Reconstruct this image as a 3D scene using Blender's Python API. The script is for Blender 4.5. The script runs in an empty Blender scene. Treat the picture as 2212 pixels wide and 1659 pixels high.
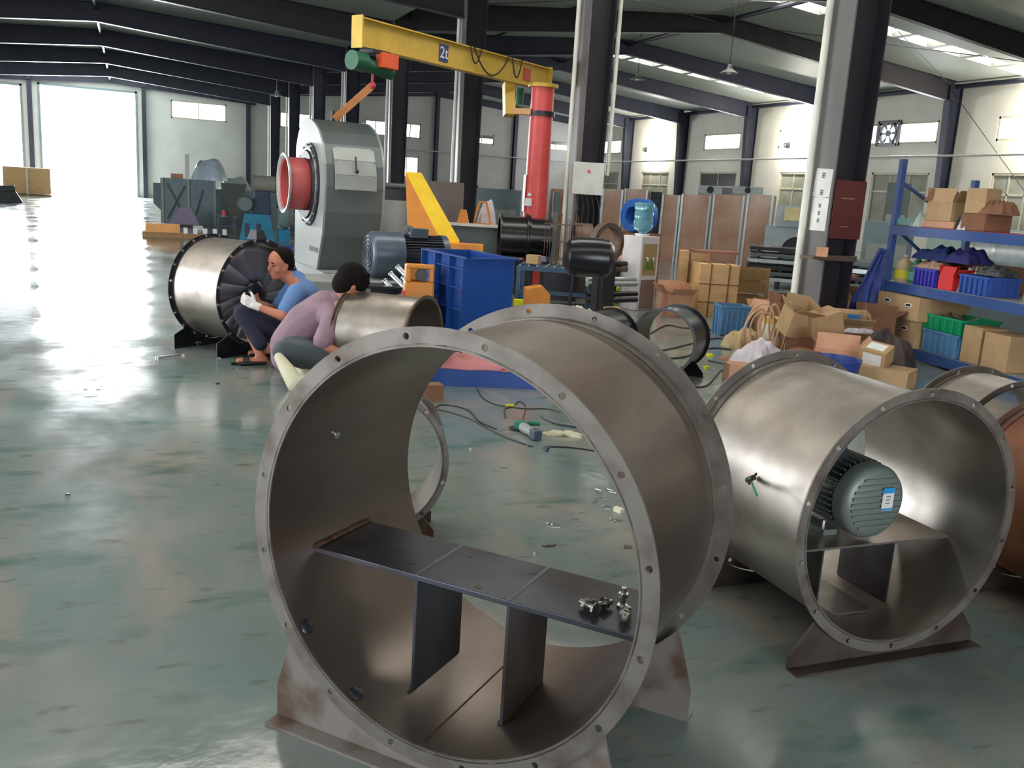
import bpy, bmesh, math, random
from mathutils import Vector, Matrix
random.seed(7)
SC = bpy.context.scene
COL = SC.collection
PI = math.pi

# ---------------------------------------------------------------- camera
FPX, PITCH, ROLL, YAW, EYE = 1943.74, math.radians(11.917), math.radians(3.582), math.radians(23.323), 1.5
FW = Vector((math.sin(YAW)*math.cos(PITCH), math.cos(YAW)*math.cos(PITCH), -math.sin(PITCH)))
R0 = Vector((math.cos(YAW), -math.sin(YAW), 0)); U0 = R0.cross(FW)
RT = R0*math.cos(ROLL) + U0*math.sin(ROLL); UP = U0*math.cos(ROLL) - R0*math.sin(ROLL)
CAM = Vector((0, 0, EYE))
cd = bpy.data.cameras.new('camera'); cam = bpy.data.objects.new('camera', cd); COL.objects.link(cam)
cd.sensor_fit = 'HORIZONTAL'; cd.sensor_width = 36; cd.lens = FPX/2212*36; cd.clip_end = 400; cd.clip_start = .05
cam.matrix_world = Matrix(((RT.x, UP.x, -FW.x, 0), (RT.y, UP.y, -FW.y, 0), (RT.z, UP.z, -FW.z, EYE), (0, 0, 0, 1)))
SC.camera = cam

# ---------------------------------------------------------------- daylight, fill lights and exposure
SC.view_settings.view_transform = 'Standard'; SC.view_settings.look = 'None'
SC.view_settings.exposure = 0.0; SC.view_settings.gamma = 1; SC.view_settings.use_curve_mapping = False
wd = bpy.data.worlds.new('daylight'); SC.world = wd; wd.use_nodes = True
wd.node_tree.nodes['Background'].inputs[0].default_value = (.86, .93, 1, 1)
wd.node_tree.nodes['Background'].inputs[1].default_value = 7.0

def area(name, loc, direction, sx, sy, power, col=(1, 1, 1), spread=180):
    l = bpy.data.lights.new(name, 'AREA'); l.shape = 'RECTANGLE'; l.size = sx; l.size_y = sy
    l.energy = power; l.color = col; l.spread = math.radians(spread)
    o = bpy.data.objects.new(name, l); COL.objects.link(o); o.location = loc
    o.rotation_euler = Vector(direction).to_track_quat('-Z', 'Y').to_euler()
    return o
YG = 56.3      # far gable wall
XR = 28.75     # long right wall
XL, YN = -9.0, -10.6
area('daylight_far_door', (-1.95, YG-.3, 2.7), (0, -1, 0), 5, 5.2, 6200, (.93, .97, 1))
area('fill_rear_opening', (.5, YN+.25, 2.4), (0, 1, 0), 7.5, 4.4, 440, (.95, .97, 1))  # fill light added behind the camera, set in an unseen opening
area('fill_left_opening', (XL+.25, 13.5, 2.4), (1, 0, 0), 7, 4.4, 600, (.93, .97, 1))  # this and the next: fill lights added at unseen side openings
area('fill_left_opening_near', (XL+.25, 1.0, 2.4), (1, 0, 0), 5, 4.2, 110, (.93, .97, 1))
for yy in (28.8-1, 40.9, 53.2):
    area('daylight_side_window', (XR-.25, yy, 4.8), (-1, 0, -.25), 3.0, .8, 130, (.97, .98, 1))

# ---------------------------------------------------------------- pixel of the photograph to a point of the place
def ray(px, py): return FW*FPX + RT*(px-1106) - UP*(py-829.5)
def at(px, py, z=0.0):
    d = ray(px, py); return CAM + d*((z-EYE)/d.z)
def pd(px, py, D): return CAM + ray(px, py)*(D/FPX)
def fl(px, D):           # floor point seen in column px at depth D
    a = ray(px, 829.5); y = 829.5 + (a.z + EYE*FPX/D)/UP.z
    p = pd(px, y, D); p.z = 0; return p
def zt(px, py, D): return pd(px, py, D).z
def dep(p): return (Vector(p)-CAM).dot(FW)

# ---------------------------------------------------------------- materials
def s2l(c): return tuple((x/255/12.92 if x/255 <= .04045 else ((x/255+.055)/1.055)**2.4) for x in c)
MATS = {}
def mat(name, rgb, rough=.6, metal=0.0, var=.12, scale=4.0, bump=0.0, rgb2=None, lo=.4, hi=.65, spec=.5, emit=None, trans=0, alpha=1, stretch=None, coat=0, rvar=0.0, detail=6):
    if name in MATS: return MATS[name]
    m = bpy.data.materials.new(name); m.use_nodes = True; MATS[name] = m
    nt = m.node_tree; N = nt.nodes; L = nt.links; b = N['Principled BSDF']
    c = s2l(rgb)
    b.inputs['Roughness'].default_value = rough; b.inputs['Metallic'].default_value = metal
    b.inputs['Specular IOR Level'].default_value = spec
    if coat: b.inputs['Coat Weight'].default_value = coat; b.inputs['Coat Roughness'].default_value = .12
    if trans: b.inputs['Transmission Weight'].default_value = trans; b.inputs['IOR'].default_value = 1.2
    if alpha < 1: b.inputs['Alpha'].default_value = alpha
    if emit:
        b.inputs['Emission Color'].default_value = (*s2l(rgb), 1); b.inputs['Emission Strength'].default_value = emit
    tc = N.new('ShaderNodeTexCoord'); mp = N.new('ShaderNodeMapping'); L.new(tc.outputs['Object'], mp.inputs[0])
    if stretch: mp.inputs['Scale'].default_value = stretch
    nz = N.new('ShaderNodeTexNoise'); nz.inputs['Scale'].default_value = scale; nz.inputs['Detail'].default_value = detail
    L.new(mp.outputs[0], nz.inputs[0])
    cr = N.new('ShaderNodeValToRGB'); L.new(nz.outputs[0], cr.inputs[0])
    if rgb2:
        cr.color_ramp.elements[0].position = lo; cr.color_ramp.elements[1].position = hi
        cr.color_ramp.elements[0].color = (*c, 1); cr.color_ramp.elements[1].color = (*s2l(rgb2), 1)
    else:
        cr.color_ramp.elements[0].position = .3; cr.color_ramp.elements[1].position = .7
        cr.color_ramp.elements[0].color = (*[x*(1-var) for x in c], 1); cr.color_ramp.elements[1].color = (*[min(1, x*(1+var)) for x in c], 1)
    L.new(cr.outputs[0], b.inputs['Base Color'])
    if rvar:
        mr = N.new('ShaderNodeMapRange'); mr.inputs[3].default_value = max(.02, rough-rvar); mr.inputs[4].default_value = min(1, rough+rvar)
        mr.inputs[1].default_value = .3; mr.inputs[2].default_value = .7
        L.new(nz.outputs[0], mr.inputs[0]); L.new(mr.outputs[0], b.inputs['Roughness'])
    if bump:
        bp = N.new('ShaderNodeBump'); bp.inputs['Strength'].default_value = bump; bp.inputs['Distance'].default_value = .02
        L.new(nz.outputs[0], bp.inputs['Height']); L.new(bp.outputs[0], b.inputs['Normal'])
    return m

def floor_material():
    m = bpy.data.materials.new('green_painted_concrete'); m.use_nodes = True
    nt = m.node_tree; N = nt.nodes; L = nt.links; b = N['Principled BSDF']
    tc = N.new('ShaderNodeTexCoord')
    def noise(s, d=6, st=(1, 1, 1), rot=0):
        mp = N.new('ShaderNodeMapping'); mp.inputs['Scale'].default_value = st; mp.inputs['Rotation'].default_value = (0, 0, rot)
        L.new(tc.outputs['Object'], mp.inputs[0])
        n = N.new('ShaderNodeTexNoise'); n.inputs['Scale'].default_value = s; n.inputs['Detail'].default_value = d
        L.new(mp.outputs[0], n.inputs[0]); return n
    def ramp(n, p0, c0, p1, c1):
        r = N.new('ShaderNodeValToRGB'); e = r.color_ramp.elements
        e[0].position = p0; e[0].color = c0; e[1].position = p1; e[1].color = c1
        L.new(n.outputs[0], r.inputs[0]); return r
    def mix(a, c, fac, mode='MIX'):
        x = N.new('ShaderNodeMix'); x.data_type = 'RGBA'; x.blend_type = mode
        L.new(a, x.inputs[6]); 
        if isinstance(c, tuple): x.inputs[7].default_value = c
        else: L.new(c, x.inputs[7])
        if isinstance(fac, float): x.inputs[0].default_value = fac
        else: L.new(fac, x.inputs[0])
        return x.outputs[2]
    base = ramp(noise(1.1, 8), .35, (*s2l((128, 132, 128)), 1), .68, (*s2l((104, 124, 120)), 1))
    worn = ramp(noise(2.3, 10, (1, .35, 1), .5), .52, (0, 0, 0, 1), .66, (1, 1, 1, 1))
    c = mix(base.outputs[0], (*s2l((142, 136, 127)), 1), worn.outputs[0])
    green = ramp(noise(3.7, 8, (.5, 1.3, 1), .9), .55, (0, 0, 0, 1), .72, (.9, .9, .9, 1))
    c = mix(c, (*s2l((70, 102, 92)), 1), green.outputs[0])
    dirt = ramp(noise(11, 8, (.6, 1.4, 1), .7), .60, (0, 0, 0, 1), .75, (.6, .6, .6, 1))
    c = mix(c, (*s2l((80, 74, 66)), 1), dirt.outputs[0])
    # fine scratches and scuffs
    sc_ = ramp(noise(26, 3, (.08, 2.2, 1), .45), .70, (0, 0, 0, 1), .74, (.35, .35, .35, 1))
    c = mix(c, (*s2l((170, 172, 160)), 1), sc_.outputs[0])
    L.new(c, b.inputs['Base Color'])
    rr = N.new('ShaderNodeMapRange'); rn = noise(2.0, 8, (1, .5, 1), .3)
    rr.inputs[1].default_value = .35; rr.inputs[2].default_value = .7; rr.inputs[3].default_value = .09; rr.inputs[4].default_value = .24
    L.new(rn.outputs[0], rr.inputs[0]); L.new(rr.outputs[0], b.inputs['Roughness'])
    bp = N.new('ShaderNodeBump'); bp.inputs['Strength'].default_value = .06; bp.inputs['Distance'].default_value = .02
    L.new(noise(9, 5).outputs[0], bp.inputs['Height']); L.new(bp.outputs[0], b.inputs['Normal'])
    b.inputs['Specular IOR Level'].default_value = .6
    return m

def ribbed_material(name, rgb, axis=0, freq=5.0, rough=.5):
    m = bpy.data.materials.new(name); m.use_nodes = True; MATS[name] = m
    nt = m.node_tree; N = nt.nodes; L = nt.links; b = N['Principled BSDF']
    b.inputs['Base Color'].default_value = (*s2l(rgb), 1); b.inputs['Roughness'].default_value = rough
    tc = N.new('ShaderNodeTexCoord'); w = N.new('ShaderNodeTexWave'); w.bands_direction = 'XYZ'[axis]; w.inputs['Scale'].default_value = freq
    w.inputs['Distortion'].default_value = 0
    L.new(tc.outputs['Object'], w.inputs[0]); bp = N.new('ShaderNodeBump'); bp.inputs['Strength'].default_value = .5; bp.inputs['Distance'].default_value = .03
    L.new(w.outputs[0], bp.inputs['Height']); L.new(bp.outputs[0], b.inputs['Normal'])
    return m

# steel kinds
STEEL = mat('rolled_sheet_steel', (138, 126, 118), .40, .9, scale=2.2, rgb2=(108, 92, 82), lo=.42, hi=.62, bump=.05, stretch=(1, .35, 1), rvar=.09, detail=9)
STEEL_L = mat('bright_sheet_steel', (160, 152, 144), .38, .9, scale=3, rgb2=(118, 106, 98), lo=.45, hi=.7, bump=.06, rvar=.1, detail=8)
RING = mat('flange_steel', (134, 127, 120), .5, .7, scale=9, rgb2=(104, 93, 86), lo=.45, hi=.7, bump=.05)
RUST = mat('rusty_steel', (112, 96, 86), .6, .55, scale=6, rgb2=(92, 62, 46), lo=.5, hi=.66, bump=.08)
PLATE = mat('blue_black_plate_steel', (78, 80, 88), .38, .75, scale=3.2, rgb2=(58, 52, 54), lo=.42, hi=.66, bump=.04, rvar=.08)
WELD = mat('weld_rust', (92, 64, 48), .75, .2, scale=40, rgb2=(50, 38, 34), bump=.3)
DKSTEEL = mat('dark_steel', (52, 50, 56), .42, .5, scale=8)
BLACK = mat('black_paint', (26, 25, 29), .28, .1, scale=6)
FRAME = mat('frame_paint', (44, 46, 62), .5, .15, scale=2, var=.2)
FRAME_K = mat('frame_paint_brown', (48, 44, 50), .5, .15, scale=2, var=.2)
WALL = mat('wall_plaster', (206, 202, 190), .8, scale=1.2, var=.05, bump=.02)
WALLG = mat('gable_sheet', (186, 186, 184), .7, scale=.9, var=.08)
CEIL = ribbed_material('roof_sheet', (160, 166, 158), 1, 3.0, .5)
PURL = mat('purlin_grey', (140, 146, 140), .5, .3)
WHITE_E = mat('daylit_pane', (235, 244, 255), .3, emit=5.5)
SKYL = mat('skylight_sheet', (255, 250, 240), .3, emit=9.0)
GLASS = mat('dusty_glass', (128, 126, 112), .6, spec=.15, scale=.8, rgb2=(150, 150, 140), lo=.4, hi=.6)
GLASSD = mat('dark_glass', (74, 66, 66), .2, scale=.8)
WFRAME = mat('window_frame_cream', (184, 178, 158), .6)
PVC = mat('white_pvc', (226, 222, 210), .4)
YEL = mat('crane_yellow', (198, 164, 62), .42, .05, scale=5, var=.12)
BYEL = mat('guard_yellow', (250, 200, 10), .42, coat=.2)
ORANGE = mat('guard_orange', (214, 134, 44), .45, scale=6)
RED = mat('post_red', (212, 78, 74), .42, scale=4)
BLUE = mat('casing_blue', (16, 66, 140), .4, coat=.1, scale=5, var=.1)
RACKB = mat('rack_blue', (52, 80, 136), .45, scale=8)
CRATEB = mat('crate_blue', (88, 132, 172), .45, scale=5)
NAVYB = mat('crate_navy', (40, 62, 138), .45)
GREEN = mat('crate_green', (10, 140, 92), .42)
LIME = mat('lime_sack', (170, 196, 40), .6)
CARD = mat('cardboard', (176, 144, 106), .85, scale=7, var=.1)
CARDP = mat('cardboard_pink', (196, 146, 116), .85, scale=7, var=.1)
CARDD = mat('cardboard_brown', (128, 88, 64), .85, scale=7, var=.12)
WOOD = mat('pale_wood', (214, 172, 122), .75, scale=3, stretch=(1, 1, 8), var=.12)
WOODD = mat('weathered_wood', (150, 118, 80), .8, scale=3, stretch=(8, 1, 1), var=.15)
GREYP = mat('machine_grey', (146, 150, 146), .42, .1, scale=3, var=.08)
GREYD = mat('machine_dark_grey', (94, 102, 102), .42, .15, scale=3, var=.08)
GREYB = mat('machine_blue_grey', (112, 128, 134), .45, .15, scale=4)
MOTORG = mat('motor_grey_green', (112, 122, 116), .42, .2, scale=6)
SLATE = mat('motor_slate', (78, 88, 102), .35, .2, scale=5)
SLATED = mat('motor_slate_dark', (50, 52, 62), .4, .2, scale=5)
SILVER = mat('galvanised', (188, 196, 198), .35, .8, scale=9, var=.15)
ALU = mat('aluminium_profile', (206, 206, 204), .3, .85)
BOLT = mat('zinc_bolt', (214, 212, 206), .22, .95)
WHITEP = mat('white_paint', (222, 222, 216), .45)
PLASTW = mat('clear_film', (206, 208, 204), .18, alpha=.35, scale=20, bump=.5)
BOARDW = mat('plywood_pack', (172, 128, 98), .4, scale=2, rgb2=(190, 156, 130), lo=.4, hi=.7, coat=.3)
TEAL = mat('machine_teal', (24, 118, 150), .42, scale=6)
SKIN = mat('skin', (186, 118, 92), .55, scale=12, var=.08)
HAIR = mat('black_hair', (26, 18, 18), .9, scale=60, bump=.6, spec=.15)
FOOTG = mat('foot_plate_grey', (132, 124, 118), .6, .35, scale=5, rgb2=(96, 76, 64), lo=.5, hi=.66, bump=.05)
FOOTD = mat('foot_plate_dark', (74, 66, 60), .6, .35, scale=6, rgb2=(60, 46, 40), lo=.5, hi=.66, bump=.05)
SHIRTB = mat('blue_work_shirt', (98, 132, 184), .85, scale=7, var=.12, bump=.35)
SHIRTP = mat('mauve_work_shirt', (142, 116, 128), .85, scale=7, var=.12, bump=.35)
TROUSN = mat('navy_trousers', (30, 30, 52), .85, scale=7, bump=.3)
TROUSG = mat('grey_trousers', (72, 80, 86), .85, scale=7, bump=.3)
GLOVE = mat('white_cotton_glove', (222, 214, 208), .9, scale=50, bump=.3)
SHOEW = mat('white_shoe', (206, 200, 172), .6)
CABLE = mat('cable_rubber', (38, 36, 36), .5)
REDCL = mat('red_rag', (150, 52, 60), .8, scale=9, rgb2=(196, 120, 120), lo=.45, hi=.6)
TARP = mat('blue_tarp', (44, 62, 130), .6, scale=6, var=.2, bump=.4)
WBAG = mat('white_bag', (206, 196, 202), .6, scale=9, bump=.5)

# ---------------------------------------------------------------- mesh helpers
class MB:
    def __init__(s): s.v = []; s.f = []; s.sm = []
    def add(s, vs, fs, M=None, smooth=False):
        n = len(s.v)
        s.v += [tuple((M @ Vector(v)) if M else v) for v in vs]
        s.f += [tuple(i+n for i in f) for f in fs]; s.sm += [smooth]*len(fs)
        return s
    def box(s, c, d, rz=0, M=None, taper=1.0):
        x, y, z = d[0]/2, d[1]/2, d[2]/2; t = taper
        vs = [(-x, -y, -z), (x, -y, -z), (x, y, -z), (-x, y, -z), (-x*t, -y*t, z), (x*t, -y*t, z), (x*t, y*t, z), (-x*t, y*t, z)]
        T = Matrix.Translation(c) @ Matrix.Rotation(rz, 4, 'Z')
        if M: T = T @ M
        return s.add(vs, [(0, 3, 2, 1), (4, 5, 6, 7), (0, 1, 5, 4), (1, 2, 6, 5), (2, 3, 7, 6), (3, 0, 4, 7)], T)
    def bar(s, a, b, w, h, up=(0, 0, 1)):       # box between two points
        a, b = Vector(a), Vector(b); d = b-a; L_ = d.length; y = d.normalized(); u = Vector(up)
        x = y.cross(u)
        if x.length < 1e-4: x = y.cross(Vector((1, 0, 0)))
        x.normalize(); z = x.cross(y)
        M = Matrix(((x.x, y.x, z.x, 0), (x.y, y.y, z.y, 0), (x.z, y.z, z.z, 0), (0, 0, 0, 1)))
        M = Matrix.Translation((a+b)/2) @ M
        X, Y, Z = w/2, L_/2, h/2
        vs = [(-X, -Y, -Z), (X, -Y, -Z), (X, Y, -Z), (-X, Y, -Z), (-X, -Y, Z), (X, -Y, Z), (X, Y, Z), (-X, Y, Z)]
        return s.add(vs, [(0, 3, 2, 1), (4, 5, 6, 7), (0, 1, 5, 4), (1, 2, 6, 5), (2, 3, 7, 6), (3, 0, 4, 7)], M)
    def cyl(s, a, b, r0, r1=None, n=20, caps=True):
        a, b = Vector(a), Vector(b); r1 = r0 if r1 is None else r1
        y = (b-a).normalized(); x = y.orthogonal().normalized(); z = x.cross(y)
        vs = []
        for p, r in ((a, r0), (b, r1)):
            for i in range(n):
                t = 2*PI*i/n; vs.append(tuple(p + x*(r*math.cos(t)) + z*(r*math.sin(t))))
        s.add(vs, [(i, i+n, (i+1) % n+n, (i+1) % n) for i in range(n)], None, True)
        if caps: s.add(vs, [tuple(range(n)), tuple(range(2*n-1, n-1, -1))])
        return s
    def tube(s, pts, r, n=8, closed=False):
        P = [Vector(p) for p in pts]; m = len(P); vs = []; prev = None
        for i, p in enumerate(P):
            t = (P[(i+1) % m]-P[i-1]) if closed else (P[min(i+1, m-1)]-P[max(i-1, 0)])
            t.normalize()
            x = (prev - t*prev.dot(t)) if prev else t.orthogonal()
            if x.length < 1e-5: x = t.orthogonal()
            x.normalize(); prev = x; z = x.cross(t)
            rr = r[i] if isinstance(r, (list, tuple)) else r
            for k in range(n):
                a = 2*PI*k/n; vs.append(tuple(p + x*(rr*math.cos(a)) + z*(rr*math.sin(a))))
        fs = []
        for i in range(m if closed else m-1):
            for k in range(n):
                a = i*n+k; b_ = i*n+(k+1) % n; c = ((i+1) % m)*n+(k+1) % n; d = ((i+1) % m)*n+k
                fs.append((a, b_, c, d))
        s.add(vs, fs, None, True)
        if not closed: s.add(vs, [tuple(range(n-1, -1, -1)), tuple(range((m-1)*n, m*n))])
        return s
    def ball(s, c, r, n=12, M=None, sc=(1, 1, 1)):
        vs = []; fs = []; m = n//2+1
        for i in range(m+1):
            ph = PI*i/m
            for k in range(n):
                t = 2*PI*k/n
                vs.append((r*sc[0]*math.sin(ph)*math.cos(t), r*sc[1]*math.sin(ph)*math.sin(t), r*sc[2]*math.cos(ph)))
        for i in range(m):
            for k in range(n): fs.append((i*n+k, (i+1)*n+k, (i+1)*n+(k+1) % n, i*n+(k+1) % n))
        T = Matrix.Translation(c)
        if M: T = T @ M
        return s.add(vs, fs, T, True)
    def prism(s, poly, axis, a0, a1, M=None):     # polygon in the plane across `axis`, extruded a0..a1
        n = len(poly)
        def p3(p, a): return {'x': (a, p[0], p[1]), 'y': (p[0], a, p[1]), 'z': (p[0], p[1], a)}[axis]
        vs = [p3(p, a0) for p in poly] + [p3(p, a1) for p in poly]
        fs = [tuple(range(n)), tuple(range(2*n-1, n-1, -1))] + [(i, i+n, (i+1) % n+n, (i+1) % n) for i in range(n)]
        return s.add(vs, fs, M)
    def lathe(s, prof, axis='z', n=32, M=None):   # profile of (radius, height)
        vs = []; m = len(prof)
        for i in range(n):
            t = 2*PI*i/n
            for r, h in prof:
                x, y = r*math.cos(t), r*math.sin(t)
                vs.append({'z': (x, y, h), 'y': (x, h, y), 'x': (h, x, y)}[axis])
        fs = [(i*m+k, ((i+1) % n)*m+k, ((i+1) % n)*m+k+1, i*m+k+1) for i in range(n) for k in range(m-1)]
        return s.add(vs, fs, M, True)
    def build(s, name, m, parent=None, bevel=0, loc=None, mods=None):
        me = bpy.data.meshes.new(name); me.from_pydata(s.v, [], s.f)
        me.polygons.foreach_set('use_smooth', s.sm)
        bm = bmesh.new(); bm.from_mesh(me); bmesh.ops.remove_doubles(bm, verts=bm.verts, dist=1e-5)
        bmesh.ops.recalc_face_normals(bm, faces=bm.faces); bm.to_mesh(me); bm.free()
        me.materials.append(m)
        if any(s.sm): me.set_sharp_from_angle(angle=math.radians(40))
        o = bpy.data.objects.new(name, me); COL.objects.link(o)
        if parent: o.parent = parent
        if loc: o.location = loc
        if bevel:
            b = o.modifiers.new('bevel', 'BEVEL'); b.width = bevel; b.segments = 2; b.limit_method = 'ANGLE'
        return o

def tag(o, label=None, cat=None, group=None, kind=None):
    if label: o['label'] = label
    if cat: o['category'] = cat
    if group: o['group'] = group
    if kind: o['kind'] = kind
    return o
def thing(name, label, cat, loc=(0, 0, 0), rz=0, group=None):
    o = bpy.data.objects.new(name, None); COL.objects.link(o); o.empty_display_size = .1
    o.location = loc; o.rotation_euler = (0, 0, rz)
    return tag(o, label, cat, group)
def struct(name, mb, m, parent=None):
    o = mb.build(name, m, parent)
    if not parent: o['kind'] = 'structure'
    return o
def dup(root, loc=None, rz=None, label=None, parent=None):
    r = root.copy(); COL.objects.link(r)
    if parent: r.parent = parent
    if loc is not None: r.location = loc
    if rz is not None: r.rotation_euler = (0, 0, rz)
    if label: r['label'] = label
    for ch in [c for c in bpy.data.objects if c.parent == root]: dup(ch, parent=r)
    return r
def plate_with_holes(outline, holes, th, rh, M, nh=10):
    """flat plate: closed outlines (list of point lists) and round holes, extruded by th along local z"""
    bm = bmesh.new()
    loops = list(outline)
    for (hx, hy) in holes: loops.append([(hx+rh*math.cos(2*PI*i/nh), hy+rh*math.sin(2*PI*i/nh)) for i in range(nh)])
    for lp in loops:
        vs = [bm.verts.new((x, y, 0)) for x, y in lp]
        for i in range(len(vs)): bm.edges.new((vs[i], vs[(i+1) % len(vs)]))
    bmesh.ops.triangle_fill(bm, use_beauty=True, edges=bm.edges[:])
    g = bmesh.ops.extrude_face_region(bm, geom=bm.faces[:])
    bmesh.ops.translate(bm, verts=[e for e in g['geom'] if isinstance(e, bmesh.types.BMVert)], vec=(0, 0, th))
    bmesh.ops.recalc_face_normals(bm, faces=bm.faces)
    vs = [tuple(v.co) for v in bm.verts]; bm.verts.index_update()
    fs = [tuple(v.index for v in f.verts) for f in bm.faces]; bm.free()
    return MB().add(vs, fs, M)
def circ(r, n=72): return [(r*math.cos(2*PI*i/n), r*math.sin(2*PI*i/n)) for i in range(n)]
# ================================================================ the hall
YK = [7.95+6.03*k for k in range(-3, 8)]
def zl(x): return 6.62 - .06*abs(x+.8)        # roof of the left span
def zr(x): return 7.70 - .092*abs(x-17.8)     # roof of the right span
struct('floor', MB().box(((XL+XR)/2, (YN+YG)/2, -.05), (XR-XL+.6, YG-YN+.6, .1)), floor_material())
struct('ground_outside', MB().box((2, YG+22.4, -.06), (90, 44, .1)), mat('yard_concrete', (190, 190, 184), .8))
struct('ground_outside', MB().box((2, YN-12.4, -.06), (60, 24, .1)), MATS['yard_concrete'])
struct('ground_outside', MB().box((XL-10.4, 20, -.06), (20, 60, .1)), MATS['yard_concrete'])
# far gable wall, built of rectangles round its openings
def wall_y(name, y, x0, x1, ztop, holes, m, th=.2):
    xs = sorted({x0, x1, *[h[0] for h in holes], *[h[1] for h in holes]}); b = MB()
    for a, c in zip(xs, xs[1:]):
        mid = (a+c)/2; hs = sorted([(h[2], h[3]) for h in holes if h[0] < mid < h[1]]); z = 0.0
        for h0, h1 in hs:
            if h0 > z: b.box((mid, y, (z+h0)/2), (c-a, th, h0-z))
            z = h1
        zt_ = [ztop(a), ztop(c)]
        b.prism([(a, z), (c, z), (c, zt_[1]), (a, zt_[0])], 'y', y-th/2, y+th/2)
    return struct(name, b, m)
def wall_x(name, x, y0, y1, zt_, holes, m, th=.2):
    ys = sorted({y0, y1, *[h[0] for h in holes], *[h[1] for h in holes]}); b = MB()
    for a, c in zip(ys, ys[1:]):
        mid = (a+c)/2; z = 0.0
        for h0, h1 in sorted([(h[2], h[3]) for h in holes if h[0] < mid < h[1]]):
            if h0 > z: b.box((x, mid, (z+h0)/2), (th, c-a, h0-z))
            z = h1
        b.box((x, mid, (z+zt_)/2), (th, c-a, zt_-z))
    return struct(name, b, m)
GW = [(2.3, 5.3, 4.5, 5.5), (8.3, 10.5, 4.5, 5.4), (13.4, 14.75, 4.5, 5.4), (15.6, 16.95, 4.5, 5.4), (20.2, 21.9, 4.5, 5.15), (25.3, 27.4, 4.5, 5.15), (15.3, 16.9, 2.1, 3.4)]
DOOR = [(-4.35, .55, 0, 5.75), (-8.6, -5.1, 0, 5.6)]
xs_ridge = lambda x: zl(x) if x < 6.9 else zr(x)
wall_y('wall_far', YG, XL, 6.9, zl, [h for h in GW+DOOR if h[1] < 6.9], WALLG)
wall_y('wall_far_right', YG, 6.9, XR, zr, [h for h in GW if h[0] > 6.9], WALLG)
for i, (a, b_) in enumerate(((-4.35, .55), (-8.6, -5.1))):
    d = MB(); zt_ = DOOR[i][3]
    d.box((a+.05, YG, zt_/2), (.1, .3, zt_)).box((b_-.05, YG, zt_/2), (.1, .3, zt_)).box(((a+b_)/2, YG, zt_-.05), (b_-a, .3, .1))
    struct('door_%d' % (i+1), d, GREYB)
WIN = [0]
def window_y(x0, x1, z0, z1, bright=True, dark_top=False):
    WIN[0] += 1; f = MB(); y = YG; m = (x0+x1)/2
    f.box((m, y, z0+.04), (x1-x0, .14, .08)).box((m, y, z1-.04), (x1-x0, .14, .08)).box((x0+.04, y, (z0+z1)/2), (.08, .14, z1-z0)).box((x1-.04, y, (z0+z1)/2), (.08, .14, z1-z0)).box((m, y, (z0+z1)/2), (.06, .1, z1-z0))
    w = struct('window_%d' % WIN[0], f, WFRAME)
    if dark_top:
        MB().box((m, y, z0+(z1-z0)*.28), (x1-x0-.1, .04, (z1-z0)*.5)).build('pane', WHITE_E, w)
        MB().box((m, y, z0+(z1-z0)*.78), (x1-x0-.1, .04, (z1-z0)*.42)).build('pane', GLASSD, w)
    else:
        MB().box((m, y, (z0+z1)/2), (x1-x0-.1, .04, z1-z0-.1)).build('pane', WHITE_E, w)
for i, (a, b_, c, d) in enumerate(GW): window_y(a, b_, c, d, True, i in (4, 5))
# right wall
UW = [(26.8, 31.0), (39.2, 42.4), (51.5, 54.5)]
LW = [(22.0, 24.1), (26.9, 29.9), (32.9, 35.8), (39.2, 42.5), (45.6, 48.7), (51.5, 54.3), (14.5, 17.5), (8.5, 11.5)]
FW_ = [(21.0, 24.2), (33.0, 36.2), (45.4, 48.6)]   # bays with a fan lamp
holesR = [(a, b_, 4.4, 5.25) for a, b_ in UW+FW_] + [(a, b_, .95, 3.28) for a, b_ in LW]
wall_x('wall_right', XR, YN, YG, 6.75, holesR, WALL)
def window_x(y0, y1, z0, z1, mp, muntin=1):
    WIN[0] += 1; f = MB(); x = XR; m = (y0+y1)/2; zm = (z0+z1)/2
    f.box((x, m, z0+.04), (.16, y1-y0, .08)).box((x, m, z1-.04), (.16, y1-y0, .08)).box((x, y0+.04, zm), (.16, .08, z1-z0)).box((x, y1-.04, zm), (.16, .08, z1-z0))
    for k in range(1, muntin+1): f.box((x, y0+(y1-y0)*k/(muntin+1), zm), (.1, .06, z1-z0))
    if z1-z0 > 1.5: f.box((x, m, z1-.75), (.1, y1-y0, .07))
    w = struct('window_%d' % WIN[0], f, WFRAME)
    MB().box((x, m, zm), (.04, y1-y0-.1, z1-z0-.1)).build('pane', mp, w)
    return w
for a, b_ in UW: w_ = window_x(a, b_, 4.4, 5.25, WHITE_E, 0)
for a, b_ in FW_: window_x(a, b_, 4.4, 5.25, WHITE_E, 0)
for i, (a, b_) in enumerate(LW): window_x(a, b_, .95, 3.28, GLASSD if i == 3 else GLASS, 1 if i == 3 else 2)
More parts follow.
